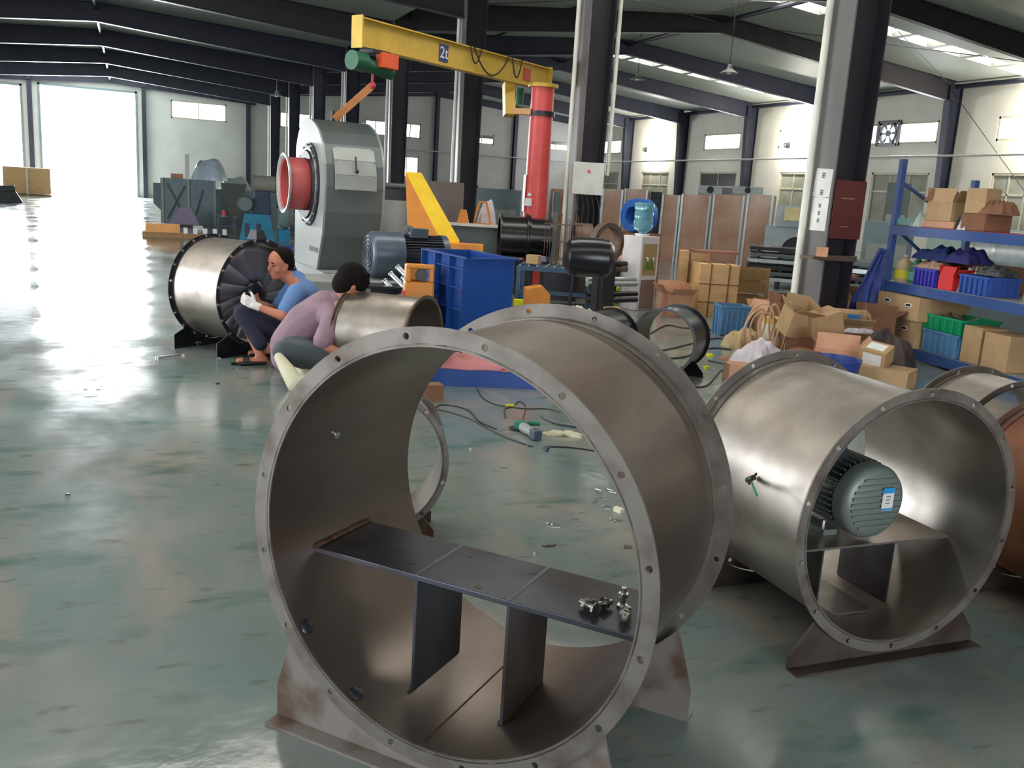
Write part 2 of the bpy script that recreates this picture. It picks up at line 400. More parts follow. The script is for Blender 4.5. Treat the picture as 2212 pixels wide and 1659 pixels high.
# wall mounted exhaust fan beside the bright window
ef = thing('exhaust_fan', 'black square wall exhaust fan set beside a bright high window', 'fan', (XR-.12, 29.3, 4.84))
b = MB(); b.box((0, -.55, 0), (.1, .12, 1.0)).box((0, .55, 0), (.1, .12, 1.0)).box((0, 0, .46), (.1, 1.1, .1)).box((0, 0, -.46), (.1, 1.1, .1)); b.lathe([(.40, -.06), (.47, -.06), (.47, .06), (.40, .06), (.40, -.06)], 'x', 28)
b.build('frame', BLACK, ef)
for k in range(6):
    t = PI/3*k; MB().prism([(.06*math.cos(t), .06*math.sin(t)), (.39*math.cos(t-.2), .39*math.sin(t-.2)), (.39*math.cos(t+.12), .39*math.sin(t+.12))], 'x', -.02, 0).build('blade', BLACK, ef)
MB().cyl((-.05, 0, 0), (.05, 0, 0), .12).build('hub', BLACK, ef)
# left wall and near wall, their unseen door openings added for the fill lights
wall_x('wall_left', XL, YN, YG, 6.3, [(10, 17, 0, 4.6), (-1.5, 3.5, 0, 4.4)], WALLG)
wall_y('wall_near', YN, XL, 6.9, zl, [(-3.25, 4.25, 0, 4.6)], WALLG)
wall_y('wall_near_right', YN, 6.9, XR, zr, [], WALLG)
# roof, skylight strips in every second right bay; left-span strips unseen, added for light
SKYR = [(23.0, .8), (35.1, .8), (10.95, 1.0), (-1.1, .7)]; SKY_FILL = [(10.95, 1.1), (4.9, .7)]
def roof_plane(x0, x1, zf, name, SKY):
    ys = [YN-.2]
    for y, w in sorted(SKY): ys += [y-w/2, y+w/2]
    ys.append(YG+.2); b = MB(); s = MB()
    for i, (a, c) in enumerate(zip(ys, ys[1:])):
        if i % 2: s.prism([(x0, zf(x0)+.02), (x1, zf(x1)+.02), (x1, zf(x1)+.06), (x0, zf(x0)+.06)], 'y', a, c)
        else: b.prism([(x0, zf(x0)-.17), (x1, zf(x1)-.17), (x1, zf(x1)+.06), (x0, zf(x0)+.06)], 'y', a, c)
    struct(name, b, CEIL)
    struct('ceiling_skylight_strip', s, SKYL)
roof_plane(XL-.2, -.8, zl, 'ceiling', SKY_FILL); roof_plane(-.8, 6.9, zl, 'ceiling', SKY_FILL); roof_plane(6.9, 17.8, zr, 'ceiling', SKYR); roof_plane(17.8, XR+.2, zr, 'ceiling', SKYR)
struct('ceiling_valley', MB().box((6.9, (YN+YG)/2, (zl(6.9)+zr(6.9))/2+.03), (.08, YG-YN, zr(6.9)-zl(6.9)+.1)), CEIL)
for ys_, x0 in ((23.0, 7.6), (35.1, 7.6)):
    for i in range(14):
        x = x0+1.5*i; struct('roof_purlin', MB().box((x, ys_, zr(x)-.09), (.30, .8, .15)), PURL)
# portal frames: rafters and columns
def isec(b, pts, dz0, dz1, y, w=.2, tf=.014):
    """I shaped rafter: top line pts (x,z), web depth dz0..dz1 in the x-z plane"""
    n = len(pts); bot = [(x, z-(dz0+(dz1-dz0)*i/(n-1))) for i, (x, z) in enumerate(pts)]
    b.prism(pts+bot[::-1], 'y', y-.006, y+.006)
    for i in range(n-1):
        for (p, q) in ((pts[i], pts[i+1]), (bot[i], bot[i+1])):
            b.bar((p[0], y, p[1]), (q[0], y, q[1]), w, tf*2)
for k, y in enumerate(YK):
    if y < -6: continue
    for (x0, x1, f, d0, d1) in ((XL+.3, -.8, zl, .75, .55), (-.8, 6.9, zl, .55, .75), (7.3, 17.8, zr, .75, .52), (17.8, XR-.45, zr, .52, .72)):
        b = MB(); isec(b, [(x0, f(x0)-.18), (x1, f(x1)-.18)], d0, d1, y)
        struct('roof_beam', b, FRAME_K if y < 30 else FRAME)
    # interior column: tapered H, flanges facing +x and -x
    b = MB(); zt_ = zr(6.9)-.25
    b.prism([(7.15-.19, 0), (7.15+.19, 0), (7.15+.26, zt_), (7.15-.22, zt_)], 'y', y-.008, y+.008)
    b.bar((7.15+.19, y, 0), (7.15+.26, y, zt_), .36, .02, up=(1, 0, 0))
    b.box((7.15, y, .01), (.5, .42, .02))
    sc_ = struct('steel_column', b, FRAME_K if y < 30 else FRAME)
    MB().bar((7.15-.20, y, 0), (7.15-.23, y, zt_), .36, .02, up=(1, 0, 0)).build('flange', mat('column_flange_lit', (112, 108, 106), .5, .1, scale=1.5), sc_)  # paler than the column paint: door light painted into the flange colour
    p = tag(MB().cyl((6.86, y+.14, .0), (6.86, y+.14, zt_-.1), .038, n=12).build('rain_pipe', PVC, None), 'white plastic downpipe on the '+['', '', '', 'nearest steel column with the notices', 'second column, beside the control box', 'column behind the middle of the crane beam', 'column behind the blower', 'column just left of the blower hoist', 'sixth column', 'seventh column', 'farthest column'][k], 'pipe', 'white downpipes on the column row') if k > 2 else None
    if y > 8.5 and y < 20: tag(MB().cyl((7.50, y-.1, 1.9), (7.50, y-.1, zt_-.1), .035, n=10).build('rain_pipe', PVC, None), 'white pipe on the far side of the second steel column', 'pipe')
    # wall columns
    b = MB(); e = 6.42
    b.prism([(XR-.12, 0), (XR-.42, 0), (XR-.75, e-.3), (XR-.75, e), (XR-.12, e)], 'y', y-.008, y+.008)
    b.box((XR-.12, y, e/2), (.02, .26, e)).bar((XR-.42, y, 0), (XR-.75, y, e), .26, .02, up=(1, 0, 0))
    struct('steel_column', b, FRAME)
    struct('steel_column', MB().box((XL+.25, y, 3), (.3, .25, 6)), FRAME)
for x in (-4.74, .89, 6.5, 12.2, 17.94, 23.3):
    b = MB(); z = (zl(x) if x < 6.9 else zr(x))-.2
    b.box((x, YG-.25, z/2), (.02, .28, z)).box((x, YG-.12, z/2), (.22, .02, z)).box((x, YG-.39, z/2), (.22, .02, z))
    struct('steel_column', b, FRAME)
isb = MB(); isec(isb, [(XL+.2, zl(XL)-.15), (-.8, zl(-.8)-.15), (6.9, zl(6.9)-.15)], .4, .4, YG-.3); struct('roof_beam', isb, FRAME)
isb = MB(); isec(isb, [(6.9, zr(6.9)-.15), (17.8, zr(17.8)-.15), (XR-.2, zr(XR)-.15)], .4, .4, YG-.3); struct('roof_beam', isb, FRAME)
# ties along the hall
for (x, z, r) in ((17.8, 7.35, .07), (XR-.35, 6.38, .09), (-.8, 6.25, .05), (12.3, 7.0, .03)):
    struct('roof_strut', MB().cyl((x, -4, z), (x, YG-.3, z), r, n=8), FRAME)
for (a, b_) in (((7.2, 20.0, 6.5), (17.8, 26.05, 7.3)), ((17.8, 20.0, 7.3), (28.3, 26.05, 6.3)), ((28.3, 20.0, 6.3), (17.8, 26.05, 7.3)), ((28.2, 26, 6.2), (28.5, 20.2, .4)), ((7.2, 26, 6.4), (17.8, 20, 7.3))):
    struct('roof_brace_rod', MB().cyl(a, b_, .012, n=6), FRAME)
# air pipe round the walls
tag(MB().tube([(XR-.95, 6, 3.86), (XR-.95, YG-.75, 3.82), (6.9, YG-.75, 3.76)], .04, 8).build('air_pipe', mat('pipe_grey', (176, 178, 172), .5), None), 'long grey compressed air pipe running round the walls at lintel height', 'pipe')
# pendant lamps (unlit) and lit wall lamps
def pendant(x, y, z, drop, label):
    t = thing('pendant_lamp', label, 'lamp', (x, y, z), 0, 'grey conical factory pendants')
    MB().lathe([(.03, .24), (.06, .22), (.08, .12), (.27, 0), (.25, 0), (.07, .1), (.03, .2)], 'z', 20).build('lamp_shade', GREYP, t)
    MB().cyl((0, 0, .24), (0, 0, drop), .012, n=6).build('cord', CABLE, t)
    MB().ball((0, 0, .03), .07, 10).build('bulb', WHITEP, t)
q = pd(598, 208, 38); pendant(q.x, q.y, q.z, zl(q.x)-q.z-.02, 'grey pendant lamp hanging before the far wall by the fan housing')
q = pd(1575, 158, 26); pendant(q.x, q.y, q.z, zr(q.x)-q.z-.02, 'grey conical pendant lamp hanging below the row of skylights')
q = pd(1377, 172, 33); pendant(q.x, q.y, q.z, zr(q.x)-q.z-.02, 'small grey pendant lamp hanging in the distant right bay')
for i, (y, z) in enumerate(((47.2, 4.5), (34.6, 4.45), (21.9, 4.45))):
    t = thing('wall_floodlight', ['lit floodlight glowing on the farthest bright patch of the side wall', 'lit floodlight glowing on the side wall behind the nearest column', 'lit floodlight glowing on the side wall past the blue rack'][i], 'lamp', (XR-.9, y, z), 0, 'lit floodlights on the side wall')
    MB().cyl((.1, 0, 0), (.78, 0, .1), .025, n=8).build('bracket', GREYP, t)
    MB().lathe([(.05, -.1), (.1, -.1), (.16, .1), (.15, .1), (.05, -.06)], 'x', 16).build('reflector', GREYP, t)
    MB().ball((.08, 0, 0), .09, 12).build('bulb', mat('lit_bulb', (255, 246, 226), .3, emit=40), t)
    l = bpy.data.lights.new('floodlight_glow', 'POINT'); l.energy = (700, 700, 700)[i]; l.color = (1, .95, .84); l.shadow_soft_size = .12
    o = bpy.data.objects.new('floodlight_glow', l); COL.objects.link(o); o.location = (XR-.72, y, z+.1)
# ================================================================ round fan ducts
def ring_plate(R, Rin, nh, rh, th, y):
    rb = (R+Rin)/2+.002
    holes = [(rb*math.cos(2*PI*(i+.5)/nh), rb*math.sin(2*PI*(i+.5)/nh)) for i in range(nh)]
    M = Matrix.Translation((0, y+th, 0)) @ Matrix.Rotation(PI/2, 4, 'X')
    return plate_with_holes([circ(R, 96), circ(Rin, 96)], holes, th, rh, M)
def foot(w, h, R, cz, y, base=.05, side=1, phi=43):
    """cradle plate under a duct: wide at the floor, cut to the round on top, with an angle leg on the floor"""
    pts = [(-w, 0), (w, 0), (w, h)]
    xa = min(w*.98, R*.93); za = cz-math.sqrt(max(0, R*R-xa*xa))
    n = 20; arc = [(xa*math.cos(PI*i/n), ) for i in range(n+1)]
    a0 = math.radians(phi)
    for i in range(n+1):
        t = a0 - 2*a0*i/n
        pts.append((R*math.sin(t), cz-R*math.cos(t)))
    pts.append((-w, h))
    b = MB().prism(pts, 'y', y-.004, y+.004)
    b.box((0, y+side*base/2, .004), (2*w, base, .008))
    return b
def duct(name, label, loc, rz, R, Rin, L, cz, nh, mbody, mring, mfoot, fw=None, fh=.09, group=None, lip=.035, feet=True, th=.006, phi=43):
    t = thing(name, label, 'fan duct', (loc[0], loc[1], 0), rz, group)
    M = Matrix.Translation((0, 0, cz))
    def T(b):
        b.v = [(x, y, z+cz) for x, y, z in b.v]; return b
    T(MB().lathe([(Rin, .004), (Rin, L-.004), (Rin+.004, L-.004), (Rin+.004, .004), (Rin, .004)], 'y', 96)).build('casing', mbody, t)
    for y0, s in ((0, 1), (L, -1)):
        if R-Rin > .03: b = ring_plate(R, Rin+.001, nh, .009, th, y0 if s > 0 else y0-th)
        else:
            ya = y0 if s > 0 else y0-th; b = MB().lathe([(Rin+.001, ya), (R, ya), (R, ya+th), (Rin+.001, ya+th), (Rin+.001, ya)], 'y', 72)
        a, c = (y0, y0+lip) if s > 0 else (y0-lip, y0)
        b.lathe([(Rin+.0045, a), (Rin+.0095, a), (Rin+.0095, c), (Rin+.0045, c), (Rin+.0045, a)], 'y', 96)
        T(b).build('flange', mring, t)
    if feet:
        fw = fw or R*.9
        foot(fw, fh, R-.002, cz, .035, side=-1, base=.055, phi=phi).build('foot', mfoot, t)
        foot(fw, fh, R-.002, cz, L-.035, side=1, base=.055, phi=phi).build('foot', mfoot, t)
    return t
# ---- big open duct in front
d1 = duct('axial_fan_duct', 'large open steel duct with a plate shelf inside, in front of all others', (.667, 1.957), math.radians(-49.3), .57, .521, .68, .617, 16, STEEL, RING, FOOTG, fw=.515, fh=.10, lip=.05, phi=54)
zc = .617; zb = -.145+zc; xw = math.sqrt(.519**2-.145**2)
b = MB().prism([(-xw, .17), (xw, .17), (xw, .43), (-xw, .43)], 'z', zb-.016, zb)
b.build('motor_shelf', PLATE, d1, bevel=.002)
for x in (-.157, .125):
    zz = zc-math.sqrt(.519**2-x*x)
    MB().box((x, .305, (zz+zb-.016)/2), (.008, .26, zb-.016-zz)).build('support_plate', PLATE, d1)
    MB().tube([(x-.006, .175+.02*i, zc-math.sqrt(.519**2-(x-.006)**2)+.003) for i in range(14)], .006, 6).build('weld_bead', WELD, d1)
for s in (-1, 1):
    MB().tube([(s*(xw-.004), .17+.02*i, zb+.003+.002*(i % 2)) for i in range(14)], .007, 6).build('weld_bead', WELD, d1)
for x in (-.157, .125):                       # chalk scribe over each support
    MB().box((x, .30, zb+.0006), (.012, .255, .001), rz=.0).build('scribed_line', mat('worn_stripe', (112, 112, 116), .5, .5), d1)
for x, y in ((-.10, .37), (.10, .37), (-.21, .23), (.02, .2)):
    MB().cyl((x, y, zb-.001), (x, y, zb+.0008), .012, n=12).build('bolt_hole', BLACK, d1)
seam = MB().bar((-.02, .01, zc-.5195), (-.02, .67, zc-.5195), .004, .002); seam.build('seam_weld', WELD, d1)
for a in (-143, -118):                          # grinder scorched patches by the rim
    t_ = math.radians(a); x, z = .5195*math.cos(t_), .5195*math.sin(t_)
    MB().ball((x, .035, zc+z), .022, 10, sc=(1, 1, .25), M=Matrix.Rotation(-(t_+PI/2), 4, 'Y')).build('tack_weld', PLATE, d1)
MB().cyl((-.519*math.cos(.35), .24, zc+.519*math.sin(.35)), (-.512*math.cos(.35), .24, zc+.512*math.sin(.35)), .011, n=14).build('cable_hole', BOLT, d1)
# shiny bolts lying on the shelf
def bolt(parent_pt, rz, tilt, label, group, r=.008, L=.05, m=None, standing=False):
    t = thing('bolt', label, 'bolt', parent_pt, rz, group)
    if standing:
        MB().cyl((0, 0, 0), (0, 0, .007), r*1.75, n=6).build('head', BOLT, t)
        MB().cyl((0, 0, .007), (0, 0, L), r*.8, n=10).build('shank', BOLT, t)
        MB().cyl((0, 0, L*.55), (0, 0, L*.72), r*1.6, n=6).build('nut', BOLT, t)
    else:
        h = r*1.75
        MB().cyl((-L/2, 0, h), (-L/2+.007, 0, h), h, n=6).build('head', BOLT, t)
        MB().cyl((-L/2+.007, 0, h), (L/2, 0, h), r*.8, n=10).build('shank', BOLT, t)
        MB().cyl((L*.1, 0, h), (L*.26, 0, h), r*1.6, n=6).build('nut', BOLT, t)
        MB().cyl((L*.02, 0, h), (L*.05, 0, h), r*1.9, n=14).build('washer', BOLT, t)
    return t
def loc1(x, y, z): return d1_M @ Vector((x, y, z))
d1_M = Matrix.Translation((.667, 1.957, 0)) @ Matrix.Rotation(math.radians(-49.3), 4, 'Z')
for (px, py, rz, st, lb) in ((1270, 1312, 1.9, False, 'zinc bolt with nut lying first in the row on the duct shelf'), (1302, 1308, .1, False, 'zinc bolt lying across the middle of the duct shelf row'),
                         (1345, 1304, -1.0, True, 'zinc bolt standing on its head on the duct shelf'), (1350, 1333, -2.2, False, 'zinc bolt lying nearest the rim on the duct shelf')):
    q = at(px, py, zb+.01); bolt((q.x, q.y, zb), rz, 0, lb, 'zinc bolts on the duct shelf', r=.009, L=.055, standing=st)
# ---- duct with the motor
d2 = duct('axial_fan_duct', 'steel fan duct holding a finned grey motor, its lead hanging out', (2.394, 2.101), math.radians(-1.9), .465, .424, .70, .50, 14, STEEL_L, RING, FOOTD, fw=.405, fh=.05, lip=.04)
zc = .5; zb2 = zc-.15; xw = math.sqrt(.422**2-.15**2)
MB().prism([(-xw, .19), (xw, .19), (xw, .50), (-xw, .50)], 'z', zb2-.008, zb2).build('motor_shelf', STEEL_L, d2)
for x in (-.17, .15):
    zz = zc-math.sqrt(.422**2-x*x); MB().box((x, .33, (zz+zb2-.008)/2), (.008, .26, zb2-.008-zz)).build('support_plate', PLATE, d2)
MB().box((.028, .33, zc-.418), (.24, .27, .006)).build('base_plate', STEEL_L, d2)
lead = MB().tube([(-.428, .30, zc+.09), (-.455, .29, zc+.088), (-.475, .27, zc+.092)], .010, 8)
lead.build('cable_gland', RUST, d2)
for k, (c_, e) in enumerate(((BLACK, (-.52, .17, zc+.15)), (CABLE, (-.515, .19, zc+.135)), (mat('green_wire', (30, 130, 80), .5), (-.53, .14, zc+.085)))):
    MB().tube([(-.475, .27, zc+.092), (-.49, .24, zc+.09+.01*k), e], .004, 6).build('lead_wire', c_, d2)
# motor
mt = thing('electric_motor', 'grey green finned electric motor bolted inside the steel duct', 'motor', (2.394+.03, 2.101, 0), math.radians(-1.9))
mc = zb2+.15; r = .135
MB().cyl((0, .26, mc), (0, .56, mc), r*.86, n=36).build('body', MOTORG, mt)
fb = MB()
for k in range(36):
    t_ = 2*PI*k/36
    if -2.35 < math.atan2(math.sin(t_), math.cos(t_)) < -.8: continue
    c, s = math.cos(t_), math.sin(t_); a = .84*r; o = 1.06*r
    fb.prism([(a*c+.0018*s, a*s-.0018*c+mc), (o*c+.0018*s, o*s-.0018*c+mc), (o*c-.0018*s, o*s+.0018*c+mc), (a*c-.0018*s, a*s+.0018*c+mc)], 'y', .27, .54)
fb.build('cooling_fins', MOTORG, mt)
MB().lathe([(.0, .195), (r*.80, .195), (r*.96, .205), (r*1.02, .22), (r*1.02, .262), (r*.9, .268)], 'y', 40, Matrix.Translation((0, 0, mc))).build('end_cover', MOTORG, mt)
g = MB()
for k in range(-4, 5):
    z_ = k*.022; w_ = math.sqrt(max(0, (r*.82)**2-z_**2)); g.box((0, .193, mc+z_), (2*w_, .006, .009))
g.build('cover_ribs', MOTORG, mt)
MB().box((.045, .1885, mc+.015), (.05, .003, .085)).build('label', WHITEP, mt)['label'] = 'white paper label'
MB().box((.045, .1868, mc+.048), (.05, .002, .02)).build('label_band', mat('label_blue', (40, 150, 214), .5), mt)['label'] = 'blue band on the label'
MB().box((.045, .1868, mc-.022), (.05, .002, .008)).build('label_band', MATS['label_blue'], mt)['label'] = 'blue band on the label'
for k in range(3): MB().box((.045, .1866, mc+.025-.012*k), (.02, .001, .003)).build('label_print', SLATE, mt)
for s in (-1, 1):
    MB().box((s*.10, .40, zb2+.012), (.06, .22, .022)).build('mounting_foot', MOTORG, mt)
    for yy in (.32, .48): MB().cyl((s*.112, yy, zb2+.022), (s*.112, yy, zb2+.05), .008, n=6).build('bolt', BOLT, mt)
MB().box((-.085, .40, mc+.13), (.13, .13, .09), rz=0, M=Matrix.Rotation(-.5, 4, 'Y')).build('terminal_box', SLATED, mt, bevel=.006)
MB().cyl((0, .56, mc), (0, .64, mc), .02).build('shaft', BOLT, mt)
# ---- other ducts
d3 = duct('axial_fan_duct', 'steel duct with dark flanges and a black many bladed impeller by the squatting worker', (1.03, 8.03), math.radians(35), .47, .435, .62, .52, 20, STEEL_L, DKSTEEL, BLACK, fw=.44, fh=.12)
# impeller
zc = .52
MB().lathe([(0, .0), (.06, .0), (.10, .02), (.12, .05), (.12, .16), (0, .16)], 'y', 28, Matrix.Translation((0, .01, zc))).build('impeller_hub', BLACK, d3)
for k in range(14):
    t_ = 2*PI*k/14; vs = []; n = 6
    for i in range(n+1):
        rr = .11+.315*i/n; tw = .62-.30*i/n; hw = .075+.045*i/n
        for s in (-1, 1):
            aa = t_ + s*hw*math.cos(tw)/rr; yy = .09 + s*hw*math.sin(tw)
            vs.append((rr*math.cos(aa), yy, zc+rr*math.sin(aa)))
    bl = MB().add(vs, [(2*i, 2*i+1, 2*i+3, 2*i+2) for i in range(n)], None, True).build('blade', mat('impeller_grey', (128, 126, 134), .38, .6, scale=5), d3)
    sm = bl.modifiers.new('thick', 'SOLIDIFY'); sm.thickness = .006
# flange bolts
for k in range(12):
    t_ = 2*PI*(k+.5)/20+.3; MB().cyl((.455*math.cos(t_), -.012, zc+.455*math.sin(t_)), (.455*math.cos(t_), 0, zc+.455*math.sin(t_)), .012, n=6).build('bolt', BOLT, d3)
for k in range(14):
    t_ = 2*PI*(k+.5)/20; MB().cyl((.455*math.cos(t_), .62, zc+.455*math.sin(t_)), (.455*math.cos(t_), .60, zc+.455*math.sin(t_)), .012, n=6).build('bolt', BOLT, d3)
MB().box((.0, .04, zc+.505), (.12, .12, .08), taper=.6).build('junction_box', DKSTEEL, d3)
d4 = duct('axial_fan_duct', 'small plain steel duct the mauve shirted worker reaches into', (2.08, 6.59), math.radians(46), .335, .306, .64, .365, 14, STEEL_L, RUST, RUST, fw=.29, fh=.05, lip=.03)
d5 = duct('axial_fan_duct', 'glossy black ring duct lying open on the floor by the blue crate', (4.183, 6.512), math.radians(-50), .293, .27, .46, .335, 12, BLACK, BLACK, BLACK, fw=.27, fh=.04, lip=.025)
d6 = duct('axial_fan_duct', 'glossy black duct half hidden behind the big front duct rim', (3.82, 6.74), math.radians(-62)+PI, .28, .258, .46, .32, 12, BLACK, BLACK, BLACK, fw=.26, fh=.04, lip=.025)
q = at(800, 1000, .36); D7 = dep(q)
d7 = duct('axial_fan_duct', 'short steel duct seen through the big front duct, beyond its left edge', (q.x, q.y), math.radians(-15), .33, .30, .30, .36, 12, STEEL_L, RING, RUST, fw=.28, fh=.05, lip=.03)
d8 = duct('axial_fan_duct', 'grey green steel duct standing behind the motor duct below the rack', (3.74, 3.06), math.radians(-8)+PI, .394, .362, .34, .434, 12, STEEL_L, STEEL, RUST, fw=.35, fh=.05, lip=.03)
d9 = duct('axial_fan_duct', 'rust orange duct at the picture edge beside the motor duct', (3.50, 2.45), math.radians(170), .40, .368, .72, .435, 14, mat('orange_rust', (150, 96, 60), .5, .4, scale=3, rgb2=(110, 66, 48), lo=.4, hi=.6), mat('brown_rust', (104, 74, 62), .6, .4, scale=7), RUST, fw=.36, fh=.05, lip=.04)
# ================================================================ people
RS = [1.0]
def limb(b, a, c, r0, r1, n=14):
    r0, r1 = r0*RS[0], r1*RS[0]
    b.cyl(a, c, r0, r1, n=n); b.ball(a, r0, n); b.ball(c, r1, n)
def chain(b, pts, rs):
    for i in range(len(pts)-1): limb(b, pts[i], pts[i+1], rs[i], rs[i+1])
def fleshy(b, name, m, parent, vox=.012, smooth=6):
    o = b.build(name, m, parent)
    r = o.modifiers.new('one_surface', 'REMESH'); r.mode = 'VOXEL'; r.voxel_size = vox; r.use_smooth_shade = True
    s = o.modifiers.new('soft', 'SMOOTH'); s.iterations = smooth; s.factor = .5
    return o
def head_mesh(b, c, f, up, s=1.0):
    """ellipsoid skull, face plane, nose, ears, brow, jaw; f faces forward"""
    f = Vector(f).normalized(); up = Vector(up); up = (up-f*up.dot(f)).normalized(); sd = f.cross(up)
    M = Matrix(((sd.x, f.x, up.x, 0), (sd.y, f.y, up.y, 0), (sd.z, f.z, up.z, 0), (0, 0, 0, 1)))
    c = Vector(c); P = lambda x, y, z: c + sd*(x*s) + f*(y*s) + up*(z*s)
    b.ball(P(0, -.008, .03), .09*s, 22, M, (.84, 1.05, .98))
    b.ball(P(0, .012, -.045), .072*s, 18, M, (.86, .98, 1.0))
    b.ball(P(0, .052, -.088), .03*s, 12, M, (1.1, 1, .8))
    limb(b, P(0, .085, .005), P(0, .103, -.028), .010*s, .014*s, 8)
    for k in (-1, 1):
        b.ball(P(k*.074, -.012, -.015), .02*s, 10, M, (.35, .8, 1.35))
        b.ball(P(k*.033, .068, .018), .022*s, 10, M, (1.1, .6, .5))
        b.ball(P(k*.042, .055, -.03), .026*s, 10, M)
    b.ball(P(0, .082, -.062), .016*s, 10, M, (1.5, .7, .5))
    return M, P
def face_parts(P, M, body, s=1.0):
    for k in (-1, 1):
        MB().ball(P(k*.032, .081, .004), .012*s, 8, M, (1.2, .5, .45)).build('eye', mat('eye_dark', (46, 30, 28), .3), body)
        MB().ball(P(k*.034, .086, .024), .014*s, 8, M, (1.5, .4, .3)).build('eyebrow', HAIR, body)
    MB().ball(P(0, .094, -.062), .014*s, 8, M, (1.5, .4, .28)).build('lips', mat('lips', (150, 80, 74), .5), body)
def hand_mesh(b, w, palm_dir, side, nrm, s=1.0, curl=.6):
    """wrist at w, palm along palm_dir, thumb leaves on `side`; fingers curl towards nrm"""
    d = Vector(palm_dir).normalized(); sd = Vector(side); sd = (sd-d*sd.dot(d)).normalized(); n = Vector(nrm); n = (n-d*n.dot(d)-sd*n.dot(sd)).normalized()
    w = Vector(w)
    for i in range(5): limb(b, w+sd*((i-2)*.010*s)+d*(.01*s), w+sd*((i-2)*.0185*s)+d*(.085*s), .014*s, .0125*s, 8)
    for i, L_ in enumerate((.062, .074, .080, .070)):
        o = (1.5-i)*.0205*s; p = w+sd*o+d*(.088*s)
        a1 = curl*.5; p1 = p+(d*math.cos(a1)+n*math.sin(a1))*(L_*.45*s)
        a2 = curl*1.3; p2 = p1+(d*math.cos(a2)+n*math.sin(a2))*(L_*.32*s)
        a3 = curl*1.9; p3 = p2+(d*math.cos(a3)+n*math.sin(a3))*(L_*.24*s)
        chain(b, [p, p1, p2, p3], [.0098*s, .0092*s, .0085*s, .0075*s])
    t0 = w+sd*(.030*s)+d*(.022*s); t1 = t0+(sd*.75+d*.65+n*.2).normalized()*(.042*s); t2 = t1+(sd*.25+d*.9+n*.5).normalized()*(.032*s)
    chain(b, [w+d*(.01*s)+sd*(.016*s), t0, t1, t2], [.014*s, .013*s, .0105*s, .009*s])
# ---- worker in the blue shirt
w1 = thing('person', 'person in a light blue shirt squatting at the impeller, looking over the shoulder', 'person', tuple(fl(590, 7.7)))
o1 = w1.location.copy()
def q1(px, py, D): return pd(px, py, D-.1)-o1
Hd = q1(604, 571, 7.72); nk = q1(636, 606, 7.82); ch = q1(652, 640, 7.80); wa = q1(640, 690, 7.78); pv = q1(622, 728, 7.76)
lsh = q1(640, 632, 7.60); rsh = q1(634, 622, 7.98)
lel = q1(611, 683, 7.44); lwr = q1(553, 661, 7.46)
rel = q1(596, 672, 7.95); rwr = q1(560, 655, 7.78)
lhp = q1(625, 732, 7.66); rhp = q1(615, 728, 7.90)
lkn = q1(524, 677, 7.50); rkn = q1(548, 672, 7.84)
def foot_pt(px, D, h=.06): p = fl(px, D-.1)-o1; p.z = h; return p
lan = foot_pt(562, 7.50, .085); ran = foot_pt(585, 7.86, .085)
b = MB()
fdir = Vector((RT.x*-.62, RT.y*-.62, 0))-Vector((FW.x, FW.y, 0))*.78; fdir.z = -.12
M1, P1 = head_mesh(b, Hd, fdir, (0.06, 0, 1), 1.12)
limb(b, Hd+Vector((0, 0, -.05))+ (nk-Hd)*.25, nk, .056, .062)
chain(b, [nk, ch, wa, pv], [.07, .135, .125, .135])
chain(b, [nk, lsh, lel, lwr], [.06, .055, .042, .028]); chain(b, [nk, rsh, rel, rwr], [.06, .055, .042, .028])
chain(b, [pv, lhp, lkn, lan], [.11, .09, .058, .038]); chain(b, [pv, rhp, rkn, ran], [.11, .09, .058, .038])
for an, s_ in ((lan, 1), (ran, 1)):
    toe = an+Vector((-.17, .0, -.05)); heel = an+Vector((.04, 0, -.05))
    chain(b, [an, heel], [.036, .03]); chain(b, [heel, toe], [.032, .026])
hand_mesh(b, rwr, (rwr-rel), (0, 0, 1), (-.2, -1, 0), 1.0)
body1 = fleshy(b, 'body', SKIN, w1, .011, 4)
face_parts(P1, M1, body1, 1.12)
b = MB(); f1 = fdir.normalized()
b.ball(P1(0, -.028, .044), .095*1.12, 20, M1, (.88, 1.0, .93)); b.ball(P1(0, -.052, .012), .086*1.12, 16, M1, (.98, .8, .85))
hair1 = fleshy(b, 'hair', HAIR, body1, .010, 2)
b = MB()
chain(b, [nk+Vector((0, 0, .005)), ch, wa, pv+Vector((0, 0, .03))], [.078, .155, .145, .15]); chain(b, [ch, lsh], [.13, .078]); chain(b, [ch, rsh], [.13, .078])
limb(b, lsh, lsh+(lel-lsh)*.72, .080, .074); limb(b, rsh, rsh+(rel-rsh)*.72, .080, .074)
limb(b, nk+Vector((-.02, 0, .01)), nk+Vector((.03, .02, .015)), .074, .07)
fleshy(b, 'shirt', SHIRTB, w1, .013, 5)
b = MB(); chain(b, [pv, lhp, lkn, lan+Vector((0, 0, .09))], [.145, .108, .078, .062]); chain(b, [pv, rhp, rkn, ran+Vector((0, 0, .09))], [.145, .108, .078, .062])
fleshy(b, 'trousers', TROUSN, w1, .013, 5)
b = MB(); hd = (lwr-lel).normalized(); limb(b, lwr-hd*.03, lwr+hd*.01, .034, .034)
hand_mesh(b, lwr, hd+Vector((0, 0, .12)), (0, -.25, 1), (.1, 1, 0), 1.12, .75)
fleshy(b, 'glove', GLOVE, w1, .006, 2)
for an in (lan, ran):
    b = MB(); toe = an+Vector((-.18, 0, -.062)); heel = an+Vector((.045, 0, -.062)); b.bar(heel, toe, .09, .02); b.bar(an+Vector((-.09, 0, -.03)), an+Vector((-.14, 0, -.035)), .09, .045)
    b.build('sandal', BLACK, w1, bevel=.006)
